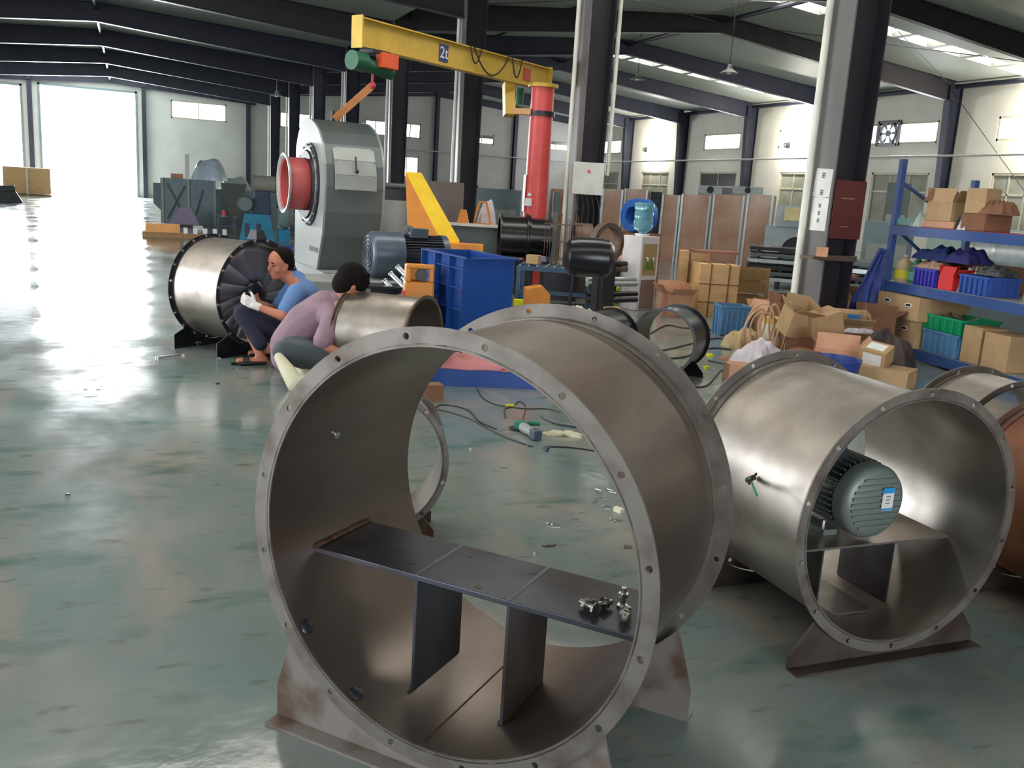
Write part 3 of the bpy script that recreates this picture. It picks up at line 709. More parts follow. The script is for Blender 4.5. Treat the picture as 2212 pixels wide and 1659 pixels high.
# ---- worker in the mauve shirt
w2 = thing('person', 'person in a mauve shirt crouching with head bent down behind the front duct', 'person', tuple(fl(660, 6.9)))
o2 = w2.location.copy(); RS[0] = 1.12
def q2(px, py, D): return pd(px, py, D+.80)-o2
Hd = q2(757, 618, 6.30); nk = q2(736, 652, 6.32); ch = q2(705, 672, 6.38); bk = q2(665, 700, 6.42); pv = q2(632, 752, 6.45)
lsh = q2(722, 690, 6.18); rsh = q2(722, 668, 6.55); lel = q2(695, 745, 6.10); lwr = q2(745, 768, 6.12); rel = q2(745, 735, 6.55); rwr = q2(775, 752, 6.45)
lhp = q2(640, 762, 6.32); rhp = q2(640, 756, 6.58); lkn = q2(692, 778, 6.14); rkn = q2(705, 762, 6.66)
def fp2(px, D, h): p = fl(px, D+.22)-o2; p.z = h; return p
lan = pd(612, 780, 6.75)-o2; ran = pd(646, 780, 7.05)-o2
b = MB(); f2 = Vector((.75, .15, -.62))
M2, P2 = head_mesh(b, Hd, f2, (.6, .2, .8), 1.28)
limb(b, Hd-(Hd-nk)*.3, nk, .055, .062); chain(b, [nk, ch, bk, pv], [.07, .135, .135, .14])
chain(b, [nk, lsh, lel, lwr], [.06, .056, .043, .03]); chain(b, [nk, rsh, rel, rwr], [.06, .056, .043, .03])
chain(b, [pv, lhp, lkn, lan], [.12, .09, .06, .04]); chain(b, [pv, rhp, rkn, ran], [.12, .09, .06, .04])

hand_mesh(b, lwr, lwr-lel, (0, 0, 1), (0, 1, -.3), 1.0, .8); hand_mesh(b, rwr, rwr-rel, (0, 0, 1), (0, -1, -.3), 1.0, .8)
body2 = fleshy(b, 'body', SKIN, w2, .012, 4); face_parts(P2, M2, body2, 1.28)
b = MB(); b.ball(P2(0, -.016, .05), .102*1.28, 20, M2, (.9, 1.08, .95)); b.ball(P2(0, -.05, .0), .086*1.28, 16, M2, (.98, .8, 1.05))
for k in range(16):
    t_ = k*2.4; b.ball(P2(.085*math.cos(t_), -.01+.08*math.sin(t_), .085+.02*math.sin(k*1.7)), .025, 8)
fleshy(b, 'hair', HAIR, body2, .010, 2)
b = MB(); chain(b, [nk, ch, bk, pv+Vector((-.01, 0, .02))], [.082, .152, .16, .155]); chain(b, [ch, lsh], [.13, .08]); chain(b, [ch, rsh], [.13, .08])
limb(b, lsh, lsh+(lel-lsh)*.85, .082, .074); limb(b, rsh, rsh+(rel-rsh)*.85, .082, .074); limb(b, nk, nk+(Hd-nk)*.25, .078, .07)
limb(b, pv, pv+Vector((-.02, 0, -.06)), .15, .14)
fleshy(b, 'shirt', SHIRTP, w2, .013, 4)
b = MB(); chain(b, [pv, lhp, lkn, lan+Vector((0, 0, .07))], [.14, .13, .10, .075]); chain(b, [pv, rhp, rkn, ran+Vector((0, 0, .07))], [.14, .13, .10, .075])
fleshy(b, 'trousers', TROUSG, w2, .013, 4)
for an, k in ((lan, 0), (ran, 1)):
    b = MB(); tz = fp2(640 if k == 0 else 664, 6.36 if k == 0 else 6.66, .045); hz_ = pd(603 if k == 0 else 640, 772, 6.66 if k == 0 else 6.95)-o2
    chain(b, [tz+Vector((.10, 0, 0)), tz, (tz+hz_)/2, hz_], [.055, .062, .050, .034])
    fleshy(b, 'shoe', SHOEW, w2, .010, 2)
# ================================================================ machines and stock
def spot(px, D, rz=None):
    q = fl(px, D); return q, (-math.atan2(q.x, q.y) if rz is None else rz)
def mk(name, label, cat, px, D, zb=0.0, rz=None, group=None):
    q, a = spot(px, D, rz); return thing(name, label, cat, (q.x, q.y, zb), a, group), D/FPX
def simple(name, label, cat, b, m, px, D, zb=0.0, rz=None, group=None, bevel=0):
    q, a = spot(px, D, rz); o = b.build(name, m, None, bevel); o.location = (q.x, q.y, zb); o.rotation_euler = (0, 0, a)
    return tag(o, label, cat, group)
# ---- centrifugal blower
bl = thing('centrifugal_blower', 'tall grey centrifugal blower with a red inlet ring, slung from the jib crane', 'blower', (2.52, 13.22, .25), math.radians(4))
raw = [(0, 0), (-.10, .17), (-.30, .5), (-.39, .84), (-.43, 1.2), (-.38, 1.5), (-.22, 1.78), (0, 1.95), (.22, 2.04), (.5, 2.12), (.8, 2.15), (1.1, 2.1), (1.35, 1.95), (1.5, 1.75), (1.53, 1.5), (1.53, .0)]
prof = [(y*.86, z) for y, z in raw]
MB().prism(prof, 'x', 0, .82).build('scroll_casing', GREYD, bl)
MB().prism([(y*1.02, z*1.005+.0) for y, z in prof], 'x', -.03, 0).build('side_plate', GREYP, bl)
MB().prism([(y*1.02, z*1.005) for y, z in prof], 'x', .82, .85).build('side_plate', GREYP, bl)
iy, iz = .48, 1.20
MI = Matrix.Translation((0, iy, iz))
MB().lathe([(.40, -.42), (.43, -.42), (.43, -.39), (.355, -.37), (.335, -.36), (.335, -.38), (.40, -.42)], 'x', 40, MI).build('inlet_flange', GREYP, bl)
MB().lathe([(.36, -.40), (.375, -.38), (.375, -.12), (.34, -.05), (.32, -.05), (.335, -.38), (.36, -.40)], 'x', 40, MI).build('inlet_ring', mat('inlet_red', (184, 82, 82), .45), bl)['label'] = 'red cylindrical inlet ring'
MB().lathe([(.38, -.10), (.48, -.10), (.50, -.06), (.60, -.06), (.60, -.03), (.38, -.03)], 'x', 44, MI).build('gasket_ring', DKSTEEL, bl)
MB().lathe([(.50, -.075), (.535, -.075), (.535, -.055), (.50, -.055), (.50, -.075)], 'x', 44, MI).build('clamp_ring', SILVER, bl)
for k in range(16):
    t_ = 2*PI*k/16; MB().cyl((-.085, iy+.57*math.cos(t_), iz+.57*math.sin(t_)), (-.06, iy+.57*math.cos(t_), iz+.57*math.sin(t_)), .014, n=6).build('bolt', BOLT, bl)
# hatch on the curved wrapper, facing the front
hb = MB(); pts = [(-.425, 1.16), (-.415, 1.36), (-.33, 1.56), (-.20, 1.74)]
for (a, b_) in zip(pts, pts[1:]): hb.bar((.41, a[0]*.9-.03, a[1]), (.41, b_[0]*.9-.03, b_[1]), .60, .025)
hb.build('access_hatch', GREYP, bl, bevel=.004)
MB().cyl((.40, -.43, 1.44), (.40, -.38, 1.62), .012, n=8).ball((.40, -.46, 1.42), .03, 10).build('hatch_handle', DKSTEEL, bl)
for xx in (.13, .69):
    for (a, c) in pts: MB().cyl((xx, a*.9-.06, c), (xx, a*.9-.03, c), .012, n=6).build('bolt', BOLT, bl)
MB().box((-.035, .18, .28), (.006, .46, .07)).build('nameplate_bracket', DKSTEEL, bl)
MB().cyl((.38, .75, 2.13), (.38, .75, 2.30), .03).build('lifting_eye', DKSTEEL, bl)
sk = tag(MB().box((0, 0, .17), (.12, 2.2, .14)).box((.95, 0, .17), (.12, 2.2, .14)).box((.48, -1.05, .17), (1.0, .12, .14)).box((.48, 1.05, .17), (1.0, .12, .14)).box((.48, .1, .245), (1.1, 2.3, .012)).box((0, -.9, .05), (.14, .3, .1)).box((.95, -.9, .05), (.14, .3, .1)).box((0, .9, .05), (.14, .3, .1)).box((.95, .9, .05), (.14, .3, .1)).build('steel_skid', GREYP, None), 'grey welded steel skid on the floor carrying the tall blower', 'skid')
sk.location = (2.5, 13.85, 0); sk.rotation_euler = (0, 0, math.radians(4))
# ---- slate motor lying on its base
q = pd(794, 549, 11.3); em = thing('electric_motor', 'large slate grey cowled electric motor lying in front of the tall blower', 'motor', (q.x, q.y, 0), math.radians(2))
zc = q.z; r = .29
MB().lathe([(0, 0), (.10, -.004), (.22, -.002), (.265, .015), (r, .05), (r, .42), (r-.012, .42), (r-.012, .40)], 'x', 40, Matrix.Translation((0, 0, zc))).build('fan_cowl', SLATE, em)
for rr in (.06, .11, .16, .21): MB().lathe([(rr, -.012), (rr+.012, -.012), (rr+.012, 0), (rr, 0), (rr, -.012)], 'x', 32, Matrix.Translation((0, 0, zc))).build('vent_ring', SLATED, em)
MB().cyl((.38, 0, zc), (1.0, 0, zc), .225, n=36).build('body', SLATED, em)
f_ = MB()
for k in range(40):
    t_ = 2*PI*k/40; c, s = math.cos(t_), math.sin(t_)
    f_.prism([(.22*c+.004*s, .22*s-.004*c+zc), (.262*c+.004*s, .262*s-.004*c+zc), (.262*c-.004*s, .262*s+.004*c+zc), (.22*c-.004*s, .22*s+.004*c+zc)], 'x', .44, .94)
f_.build('cooling_fins', SLATED, em)
MB().cyl((.94, 0, zc), (1.02, 0, zc), .27, n=36).build('end_shield', SLATE, em)
MB().box((.62, -.06, zc+.29), (.24, .22, .12)).build('terminal_box', SLATE, em, bevel=.01)
MB().lathe([(.03, -.02), (.055, -.02), (.055, .02), (.03, .02), (.03, -.02)], 'y', 20, Matrix.Translation((.5, -.1, zc+.33))).build('lifting_eye', BOLT, em)
MB().cyl((1.02, 0, zc), (1.2, 0, zc), .05).build('shaft', BOLT, em)
for s in (-1, 1): MB().box((.7, s*.2, zc-.275), (.5, .12, .05)).build('mounting_foot', SLATED, em)
hh = zc-.30
mb = tag(MB().box((.2, 0, hh/2), (2.6, .9, hh)).build('motor_plinth', GREYP, None, bevel=.01), 'low grey steel plinth under the slate motor', 'plinth'); mb.location = (q.x, q.y, 0); mb.rotation_euler = (0, 0, math.radians(2))
# ---- belt guard
gd = thing('belt_guard', 'tall slanting belt guard, bright yellow edge and orange side, behind the blue casing', 'guard', tuple(fl(950, 12.4)), math.radians(-20))
o_ = gd.location.copy(); T0 = pd(893, 372, 12.4)-o_; B0 = pd(970, 520, 12.4)-o_
Ri = Matrix.Rotation(math.radians(20), 4, 'Z')
a0 = Ri @ T0; b0 = Ri @ B0
w_ = .24
MB().prism([(a0.x-.11, a0.z), (a0.x+.11, a0.z), (b0.x+.14, b0.z), (b0.x+.14, .42), (b0.x-.14, .42), (b0.x-.13, b0.z)], 'y', a0.y, a0.y+.02).build('front_sheet', BYEL, gd)
MB().prism([(a0.x-.11, a0.z), (b0.x-.14, b0.z), (b0.x-.14, .42), (a0.x-.02, .42)], 'y', a0.y+.02, a0.y+.30).build('side_sheet', ORANGE, gd)
MB().box((b0.x+.24, a0.y-.06, b0.z-.13), (.48, .2, .20)).build('lower_cover', ORANGE, gd, bevel=.012)
MB().box((b0.x+.1, a0.y+.15, .22), (.5, .3, .44)).build('base', BLUE, gd)
# ---- blue casing
bc = thing('blue_casing', 'deep blue ribbed steel casing with open top standing behind the front ducts', 'casing', (2.83, 7.72, 0), math.radians(5))
h = .905
b = MB()
b.box((.23, .0, h/2+.05), (.46, .008, h-.1)).box((0, .5, h/2+.05), (.008, 1.0, h-.1)).box((.46, .5, h/2+.05), (.008, 1.0, h-.1)).box((.23, 1.0, h/2+.05), (.46, .008, h-.1)).box((.23, .5, .1), (.46, 1.0, .01))
b.build('casing_wall', BLUE, bc)
b = MB(); b.box((.23, -.02, h), (.54, .05, .012)).box((.23, 1.02, h), (.54, .05, .012)).box((-.025, .5, h), (.05, 1.08, .012)).box((.485, .5, h), (.05, 1.08, .012)); b.build('rim_flange', BLUE, bc)
for z in (.22, .42, .62, .8): MB().box((-.025, .32, z), (.05, .62, .01)).build('stiffener_rib', BLUE, bc)
for y in (.0, .32, .66, 1.0): MB().box((-.03, y, .5), (.06, .012, .8)).build('stiffener_rib', BLUE, bc)
for x, y in ((.02, .03), (.44, .03), (.02, .97), (.44, .97)): MB().box((x, y, .05), (.05, .05, .1)).build('leg', BLUE, bc)
MB().lathe([(0, 0), (.15, 0), (.16, -.02), (.16, -.07), (.13, -.09), (0, -.09)], 'x', 30, Matrix.Translation((-.005, .78, .60))).build('bearing_housing', BLUE, bc)
MB().cyl((-.05, .78, .60), (-.05, .78, .24), .05).build('drain_pipe', BLUE, bc)
# plate with red rags in front of the casing
bp_ = simple('blue_base_frame', 'low blue steel base frame lying on the floor under red rags', 'frame', MB().box((0, .25, .06), (.95, .06, .12)).box((0, -.1, .06), (.95, .06, .12)).box((-.45, .08, .06), (.06, .36, .12)).box((.45, .08, .06), (.06, .36, .12)).box((0, .08, .125), (.95, .4, .01)), BLUE, 1054, 7.2, rz=-.32)
def cloth(name, label, cat, m, loc, sx, sy, h, seed=0, rz=0, group=None, n=26, fold=.5, kind=None):
    """crumpled cloth or soft bag: a closed heap with folds and real thickness"""
    rnd = random.Random(seed); ph = [rnd.uniform(0, 6) for _ in range(8)]; b = MB(); vs = []
    for i in range(n+1):
        for j in range(n+1):
            u, v = i/n*2-1, j/n*2-1; rr = min(1, max(abs(u), abs(v)))
            e = (1-rr**3)
            ff = fold*min(1, .10/h)
            z = h*e**.8*(.82+.18*math.sin(2.5*u+ph[0])*math.cos(3*v+ph[1])+ff*.35*math.sin(9*u+4*v+ph[2])+ff*.25*math.sin(13*v-5*u+ph[3]))
            k = 1+.10*math.sin(5*math.atan2(v, u)+ph[4])+.05*math.sin(11*math.atan2(v, u)+ph[5])
            l_ = math.hypot(u, v); q_ = (max(abs(u), abs(v))/l_*.25+.75) if l_ > 1e-6 else 1
            vs.append((u*sx/2*k*q_, v*sy/2*k*q_, max(.004, z)))
    N_ = (n+1)**2; vs += [(x, y, 0) for x, y, z in vs]
    fs = []
    for i in range(n):
        for j in range(n):
            a, b_, c, d = i*(n+1)+j, (i+1)*(n+1)+j, (i+1)*(n+1)+j+1, i*(n+1)+j+1
            fs += [(a, b_, c, d), (a+N_, d+N_, c+N_, b_+N_)]
    ed = [i*(n+1) for i in range(n+1)] + [n*(n+1)+j for j in range(1, n+1)] + [i*(n+1)+n for i in range(n-1, -1, -1)] + [j for j in range(n-1, 0, -1)]
    for a, c in zip(ed, ed[1:]+ed[:1]): fs.append((a, a+N_, c+N_, c))
    b.add(vs, fs, None, True); o = b.build(name, m, None); o.location = loc; o.rotation_euler = (0, 0, rz)
    return tag(o, label, cat, group, kind)
q = bp_.location; c_, s_ = math.cos(-.32), math.sin(-.32)
cloth('rag', 'pale red rag heaped over the low blue base frame', 'rag', mat('red_rag_pale', (196, 126, 126), .8, bump=.3), (q.x-.12*c_, q.y-.12*s_+.06, .131), .62, .32, .10, 3, -.32)
cloth('rag', 'dark red crumpled rag along the front of the blue base frame', 'rag', REDCL, (q.x+.28*c_, q.y+.28*s_+.05, .131), .34, .34, .07, 8, -.32)
# ---- orange petrol engine with silver pipes
q = fl(899, 8.75); oe = thing('orange_engine', 'small orange engine unit with a hooped cover beside the blue casing', 'engine', (q.x, q.y, 0), -.2)
kz = zt(912, 642, 8.9); top = zt(912, 572, 8.9)
MB().box((0, 0, kz/2+.02), (.32, .34, kz+.04)).build('plinth', DKSTEEL, oe)
MB().box((0, 0, kz+.10), (.28, .26, .17)).build('tank', ORANGE, oe, bevel=.02)
b = MB(); b.box((-.11, -.11, kz+.26), (.05, .05, .16)).box((.11, -.11, kz+.26), (.05, .05, .16)).box((0, -.11, kz+.33), (.27, .06, .045)).box((-.03, .02, kz+.27), (.2, .2, .14)); b.build('hoop_cover', ORANGE, oe, bevel=.015)
MB().cyl((.02, -.12, kz+.25), (.02, -.02, kz+.25), .06).build('pull_starter', DKSTEEL, oe)
MB().box((-.15, -.1, kz+.06), (.03, .05, .08)).build('side_lever', RED, oe)
for k, (px, py, D) in enumerate(((860, 578, 9.9), (845, 592, 9.9), (832, 608, 9.9), (872, 600, 9.8), (822, 628, 9.9))):
    a = pd(px, py, D); e_ = pd(px+34, py+34, D-.1)
    tag(MB().cyl(a, e_, .028, n=14).cyl(a, a+(a-e_).normalized()*.01, .036, n=14).build('silver_spout', SILVER, None), ['topmost', 'second', 'third', 'rightmost lower', 'lowest leftmost'][k]+' short silver spout of the fan behind the orange engine', 'spout', 'silver spouts fanned beside the orange engine')
st_ = simple('spout_stand', 'low dark stand holding the fan of silver spouts', 'stand', MB().box((0, .05, .2), (.5, .3, .4)).box((0, .05, .42), (.56, .36, .03)), DKSTEEL, 848, 9.95)
# ---- jib crane
cr_t = pd(1180, 150, 16.0); base = fl(1146, 16.0)
jc = thing('jib_crane', 'yellow jib crane beam on a red round post, marked 2t', 'crane', (base.x, base.y, 0))
zc_ = 3.30
MB().cyl((0, 0, .02), (0, 0, zc_), .215, .195, n=32).build('post', RED, jc)['label'] = 'red round post'
MB().cyl((0, 0, 0), (0, 0, .03), .42, n=24).build('base_plate', RED, jc)
A = pd(772, 72, 12.2)-jc.location; B = pd(1183, 152, 16.0)-jc.location
A.z = B.z = zc_+.22
dirn = (B-A).normalized(); nrm = Vector((dirn.y, -dirn.x, 0))
bm_ = MB(); bm_.bar(A, B, .012, .36); bm_.bar(A+Vector((0, 0, .18)), B+Vector((0, 0, .18)), .17, .02); bm_.bar(A-Vector((0, 0, .18)), B-Vector((0, 0, .18)), .17, .02)
bm_.build('beam', YEL, jc)['label'] = 'yellow I shaped beam'
MB().bar(A-dirn*.012, A+dirn*.012, .2, .42).build('end_plate', YEL, jc); MB().bar(B-dirn*.012, B+dirn*.012, .2, .42).build('end_plate', YEL, jc)
MB().cyl((0, 0, zc_-.01), (0, 0, zc_+.05), .26, n=28).build('swivel_head', YEL, jc)
C1 = pd(1100, 160, 15.4)-jc.location; C2 = pd(1100, 250, 15.4)-jc.location
MB().bar(Vector((C1.x, C1.y, zc_+.04)), C2, .18, .17).build('side_bracket', YEL, jc)
MB().bar(C2+Vector((0, 0, .08)), Vector((-.2, -.02, C2.z+.08)), .1, .1).build('cross_tube', mat('tan_tube', (200, 150, 96), .5), jc)
MB().cyl((0, 0, C2.z+.02), (0, 0, C2.z+.10), .235, n=28).build('clamp_band', DKSTEEL, jc)
G = pd(1123, 208, 15.7)-jc.location; MB().cyl(G-Vector((0, 0, .13)), G+Vector((0, 0, .13)), .065, n=16).build('slewing_motor', mat('green_motor', (20, 92, 62), .5), jc)
# warning and rating plates on the post
vd = Vector((-jc.location.x, -jc.location.y, 0)).normalized(); vr = Vector((-vd.y, vd.x, 0))
def onpost(px, py, w, h, m, nm_, off=.0):
    q = pd(px, py, 15.8)-jc.location; u_ = -q.dot(Vector((vd.y*-1, vd.x, 0))); r_ = .225+off; al = q.dot(vr)/r_; al = max(-.95, min(.95, al)); a_ = math.asin(al)
    n_ = vd*math.cos(a_)+vr*math.sin(a_); t_ = Vector((-n_.y, n_.x, 0)); M_ = Matrix(((t_.x, n_.x, 0, n_.x*r_), (t_.y, n_.y, 0, n_.y*r_), (0, 0, 1, q.z), (0, 0, 0, 1)))
    return MB().box((0, 0, 0), (w, .006, h), M=Matrix.Identity(4)).build(nm_, m, jc), M_
for (px, py, w, h, m, nm_, off) in ((1127, 417, .12, .62, WHITEP, 'warning_plate', 0), (1140, 436, .18, .13, WHITEP, 'rating_label', 0), (1144, 420, .07, .05, WHITEP, 'small_label', .0)):
    o_2, M_ = onpost(px, py, w, h, m, nm_, off); o_2.matrix_local = M_
    if nm_ == 'warning_plate':
        tri = MB().prism([(-.04, -.05), (.04, -.05), (0, .05)], 'y', .004, .007).build('warning_triangle', mat('warning_yellow', (222, 200, 40), .5), jc); tri.matrix_local = M_ @ Matrix.Translation((0, 0, .16))
        tr2 = MB().prism([(-.012, -.025), (.012, -.025), (.004, .02), (-.004, .02)], 'y', .007, .009).build('warning_mark', BLACK, jc); tr2.matrix_local = M_ @ Matrix.Translation((0, 0, .155))
# blue 2t sign
S = A+(B-A)*.385-nrm*0; side = nrm if nrm.dot(Vector((0, -1, 0))) > 0 else -nrm
Ms = Matrix.Translation(A+(B-A)*.385+side*.012)
xs = dirn; 
Mr = Matrix(((xs.x, 0, side.x, 0), (xs.y, 0, side.y, 0), (xs.z, 1, side.z, 0), (0, 0, 0, 1)))
MB().add([(-.105, -.125, 0), (.105, -.125, 0), (.105, .125, 0), (-.105, .125, 0), (-.105, -.125, .006), (.105, -.125, .006), (.105, .125, .006), (-.105, .125, .006)], [(0, 3, 2, 1), (4, 5, 6, 7), (0, 1, 5, 4), (1, 2, 6, 5), (2, 3, 7, 6), (3, 0, 4, 7)], Ms @ Mr).build('capacity_sign', mat('sign_blue', (40, 60, 120), .5), jc)
def text(name, body, size, m, parent, M, extr=.002):
    c = bpy.data.curves.new(name, 'FONT'); c.body = body; c.size = size; c.align_x = 'CENTER'; c.align_y = 'CENTER'; c.extrude = extr
    c.materials.append(m); o = bpy.data.objects.new(name, c); COL.objects.link(o); o.parent = parent; o.matrix_local = M; return o
lo = text('sign_lettering', '2t', .24, WHITEP, jc, Ms @ Mr @ Matrix.Translation((0, 0, .009)))
bpy.context.view_layer.update(); lm = bpy.data.meshes.new_from_object(lo.evaluated_get(bpy.context.evaluated_depsgraph_get())); lo2 = bpy.data.objects.new('sign_lettering', lm); COL.objects.link(lo2); lo2.parent = jc; lo2.matrix_local = lo.matrix_local.copy(); bpy.data.objects.remove(lo)
MB().box((0, 0, 0), (.2, .2, .02), M=Mr.to_3x3().to_4x4()).build('red_plate', mat('sign_red', (190, 80, 60), .5), jc, loc=A+(B-A)*.86+side*.02)
# festoon cables
for (u0, u1, dz) in ((.52, .72, .30), (.50, .56, .2), (.74, .80, .25)):
    pts = []
    for i in range(13):
        u = u0+(u1-u0)*i/12; p = A+(B-A)*u+side*.10; p.z += .19-dz*4*(i/12)*(1-i/12)*1.2; pts.append(p)
    MB().tube(pts, .012, 6).build('festoon_cable', CABLE, jc)
# hoist
H0 = A+dirn*.32; hs = thing('chain_hoist', 'orange and green electric hoist hanging from the tip of the jib', 'hoist', tuple(jc.location+H0))
hz = -.20
MB().bar((-dirn*.14)+Vector((0, 0, hz-.02)), (dirn*.2)+Vector((0, 0, hz-.02)), .26, .05).build('trolley', DKSTEEL, hs)
MB().bar((dirn*.0)+side*.12+Vector((0, 0, hz-.12)), dirn*.32+side*.12+Vector((0, 0, hz-.12)), .14, .2).build('control_box', mat('hoist_orange', (228, 92, 52), .5), hs, bevel=.01)
g_ = mat('hoist_green', (20, 86, 58), .45)
MB().cyl(-dirn*.42+Vector((0, 0, hz-.18)), -dirn*.18+Vector((0, 0, hz-.18)), .13, n=20).build('motor', g_, hs)
MB().cyl(-dirn*.18+Vector((0, 0, hz-.2)), dirn*.36+Vector((0, 0, hz-.24)), .10, n=20).build('drum', g_, hs)
MB().cyl(Vector((0, 0, hz-.3)), Vector((0, 0, hz-.46)), .02).ball(Vector((0, 0, hz-.46)), .05, 10).build('hook', mat('hook_red', (200, 60, 70), .5), hs)
hk = hs.location+Vector((0, 0, hz-.46)); eye = bl.matrix_world if False else Matrix.Translation(bl.location) @ Matrix.Rotation(math.radians(4), 4, 'Z') @ Vector((.38, .65, 2.18))
sl = MB(); sl.bar(hk, eye, .10, .02, up=(0, 1, 0)); tag(sl.build('lifting_sling', mat('sling_orange', (196, 128, 76), .8), None), 'orange webbing sling running from the hoist down to the blower', 'sling')
# ---- grey machine with dark openings behind the guard
t, k = mk('grey_cabinet', 'grey machine cabinet with square dark openings beside the blower', 'cabinet', 862, 13.5)
h = zt(850, 432, 13.5)
MB().box((0, .3, h/2), (.75, .6, h)).build('body', GREYP, t, bevel=.01)
MB().box((.18, -.005, h-.30), (.2, .02, .26)).build('opening', BLACK, t)
MB().box((0, .3, h+.08), (.7, .4, .16)).build('top_gear', DKSTEEL, t); MB().cyl((-.3, .2, h+.2), (.1, .2, h+.2), .05).cyl((.2, .2, h+.18), (.34, .2, h+.18), .09).build('roller', GREYD, t)
t, k = mk('brown_steel_hood', 'tall brownish sheet hood standing behind the yellow guard', 'hood', 945, 16.3, rz=-.35)
h = zt(945, 392, 16.3); MB().box((0, .3, h/2+.2), (.82, .5, h-.4), taper=.97).build('sheet', mat('brown_sheet', (104, 92, 86), .6, .2), t); MB().box((0, .3, .2), (.6, .4, .4)).build('stand', DKSTEEL, t)
# table with pale cover
t, k = mk('work_table', 'long pale topped steel table behind the blue casing', 'table', 1012, 14.8, rz=-.42)
h = zt(1020, 486, 14.8)
MB().box((0, .25, h), (1.1, .6, .03)).build('tabletop', WHITEP, t); MB().box((0, .02, h/2+.1), (1.0, .02, h-.25)).build('front_sheet', GREYD, t)
for sx in (-.5, .5):
    for sy in (.04, .48): MB().box((sx, sy, h/2), (.04, .04, h)).build('leg', GREYD, t)
tb = t; tbh = h+.015
for (px, w, hh, lb) in ((1000, .2, .22, 'orange trapezoid bracket on the pale topped table'), (1042, .28, .36, 'orange hexagonal hoop frame standing on the pale topped table')):
    q = pd(px, 470, 15.0); o = thing('orange_bracket', lb, 'bracket', (q.x, q.y, tbh), -.42)
    pts = [(-w/2, 0), (w/2, 0), (w*.36, hh*.55), (w*.2, hh), (-w*.2, hh), (-w*.36, hh*.55)]
    if px > 1010:
        MB().tube([(x, 0, z) for x, z in pts], .022, 6, closed=True).build('hoop', ORANGE, o)
    else: MB().prism(pts, 'y', 0, .1).build('plate', ORANGE, o)
q = pd(1052, 470, 15.25); cloth('plastic_bundle', 'pale pinkish plastic wrapped bundle on the pale topped table', 'bundle', WBAG, (q.x, q.y, tbh), .3, .22, .42, 5, -.42)
q = fl(1040, 10.9); simple('orange_wedge', 'orange wedge shaped cover beside the black drums', 'lid', MB().prism([(-.16, 0), (.16, 0), (.13, .11), (-.12, .11)], 'y', 0, .12).box((0, .06, -.18), (.1, .1, .36)), mat('lid_orange', (226, 130, 82), .6), 1048, 10.9, zb=.36)
# ---- black flanged drums, grids, pipes
for i, (px, D, L_, r_) in enumerate(((1104, 13.6, .40, .36), (1160, 13.8, .32, .34))):
    q = fl(px, D); t = thing('black_flanged_pipe', ['nearest black flanged pipe section behind the blue casing', 'second black flanged pipe section behind the wire grids'][i], 'pipe section', (q.x, q.y, 0), -.30, 'black flanged pipe sections')
    z = .86
    b = MB(); b.lathe([(r_*.82, -L_/2), (r_*.86, -L_/2), (r_*.86, L_/2), (r_*.82, L_/2), (r_*.82, -L_/2)], 'x', 36, Matrix.Translation((0, .3, z))); b.build('body', BLACK, t)
    for s in (-1, 1): MB().lathe([(r_*.82, s*L_/2-.012), (r_, s*L_/2-.012), (r_, s*L_/2+.012), (r_*.82, s*L_/2+.012), (r_*.82, s*L_/2-.012)], 'x', 36, Matrix.Translation((0, .3, z))).build('flange', BLACK, t)
    MB().box((-.12, .3, .26), (.08, .5, .52)).box((.12, .3, .26), (.08, .5, .52)).build('chock', DKSTEEL, t)
t, k = mk('wire_basket', 'dark wire grid basket of rods leaning by the black pipes', 'basket', 1206, 13.3, zb=0, rz=-.35)
b = MB()
for i in range(14): b.cyl((-.26+.04*i, 0, .5), (-.26+.04*i+.01*math.sin(i*2.), .02, 1.22+.05*math.sin(i*1.3)), .005, n=5)
for z in (.6, .85, 1.1): b.tube([(.28*math.cos(a_/8*PI), .2-.2*math.sin(a_/8*PI), z) for a_ in range(17)], .006, 5, closed=True)
b.build('rods', RUST, t); MB().box((0, .15, .25), (.5, .4, .5)).build('crate_stand', DKSTEEL, t)
t, k = mk('rusty_roller_drum', 'rusty brown reel with rod spokes between the pipes and the column', 'reel', 1250, 13.7, rz=-.35)
MB().lathe([(.26, -.12), (.28, -.12), (.28, .14), (.26, .14), (.26, -.12)], 'x', 30, Matrix.Translation((0, .2, .85))).build('rim', RUST, t); MB().box((0, .2, .3), (.3, .4, .6)).build('stand', RUST, t)
q = fl(1262, 10.3); t = thing('black_tank', 'dark rounded horizontal tank on legs beside the water dispenser', 'tank', (q.x, q.y, 0), -.42)
MB().lathe([(0, -.30), (.14, -.28), (.21, -.22), (.225, -.12), (.225, .12), (.21, .22), (.14, .28), (0, .30)], 'x', 32, Matrix.Translation((0, .2, .84))).build('shell', BLACK, t)
for sx in (-.2, .2):
    for sy in (.05, .35): MB().cyl((sx, sy, 0), (sx*.8, .2+(sy-.2)*.6, .70), .014, n=6).build('leg', DKSTEEL, t)
t, k = mk('open_fan_ring', 'brown open ring housing standing behind the dark tank', 'ring', 1304, 11.9, rz=.25)
MB().lathe([(.20, 0), (.26, 0), (.26, .12), (.20, .12), (.20, 0)], 'y', 36, Matrix.Translation((0, 0, .95))).build('ring', RUST, t); MB().box((0, .06, .35), (.3, .12, .69)).build('stand', DKSTEEL, t)
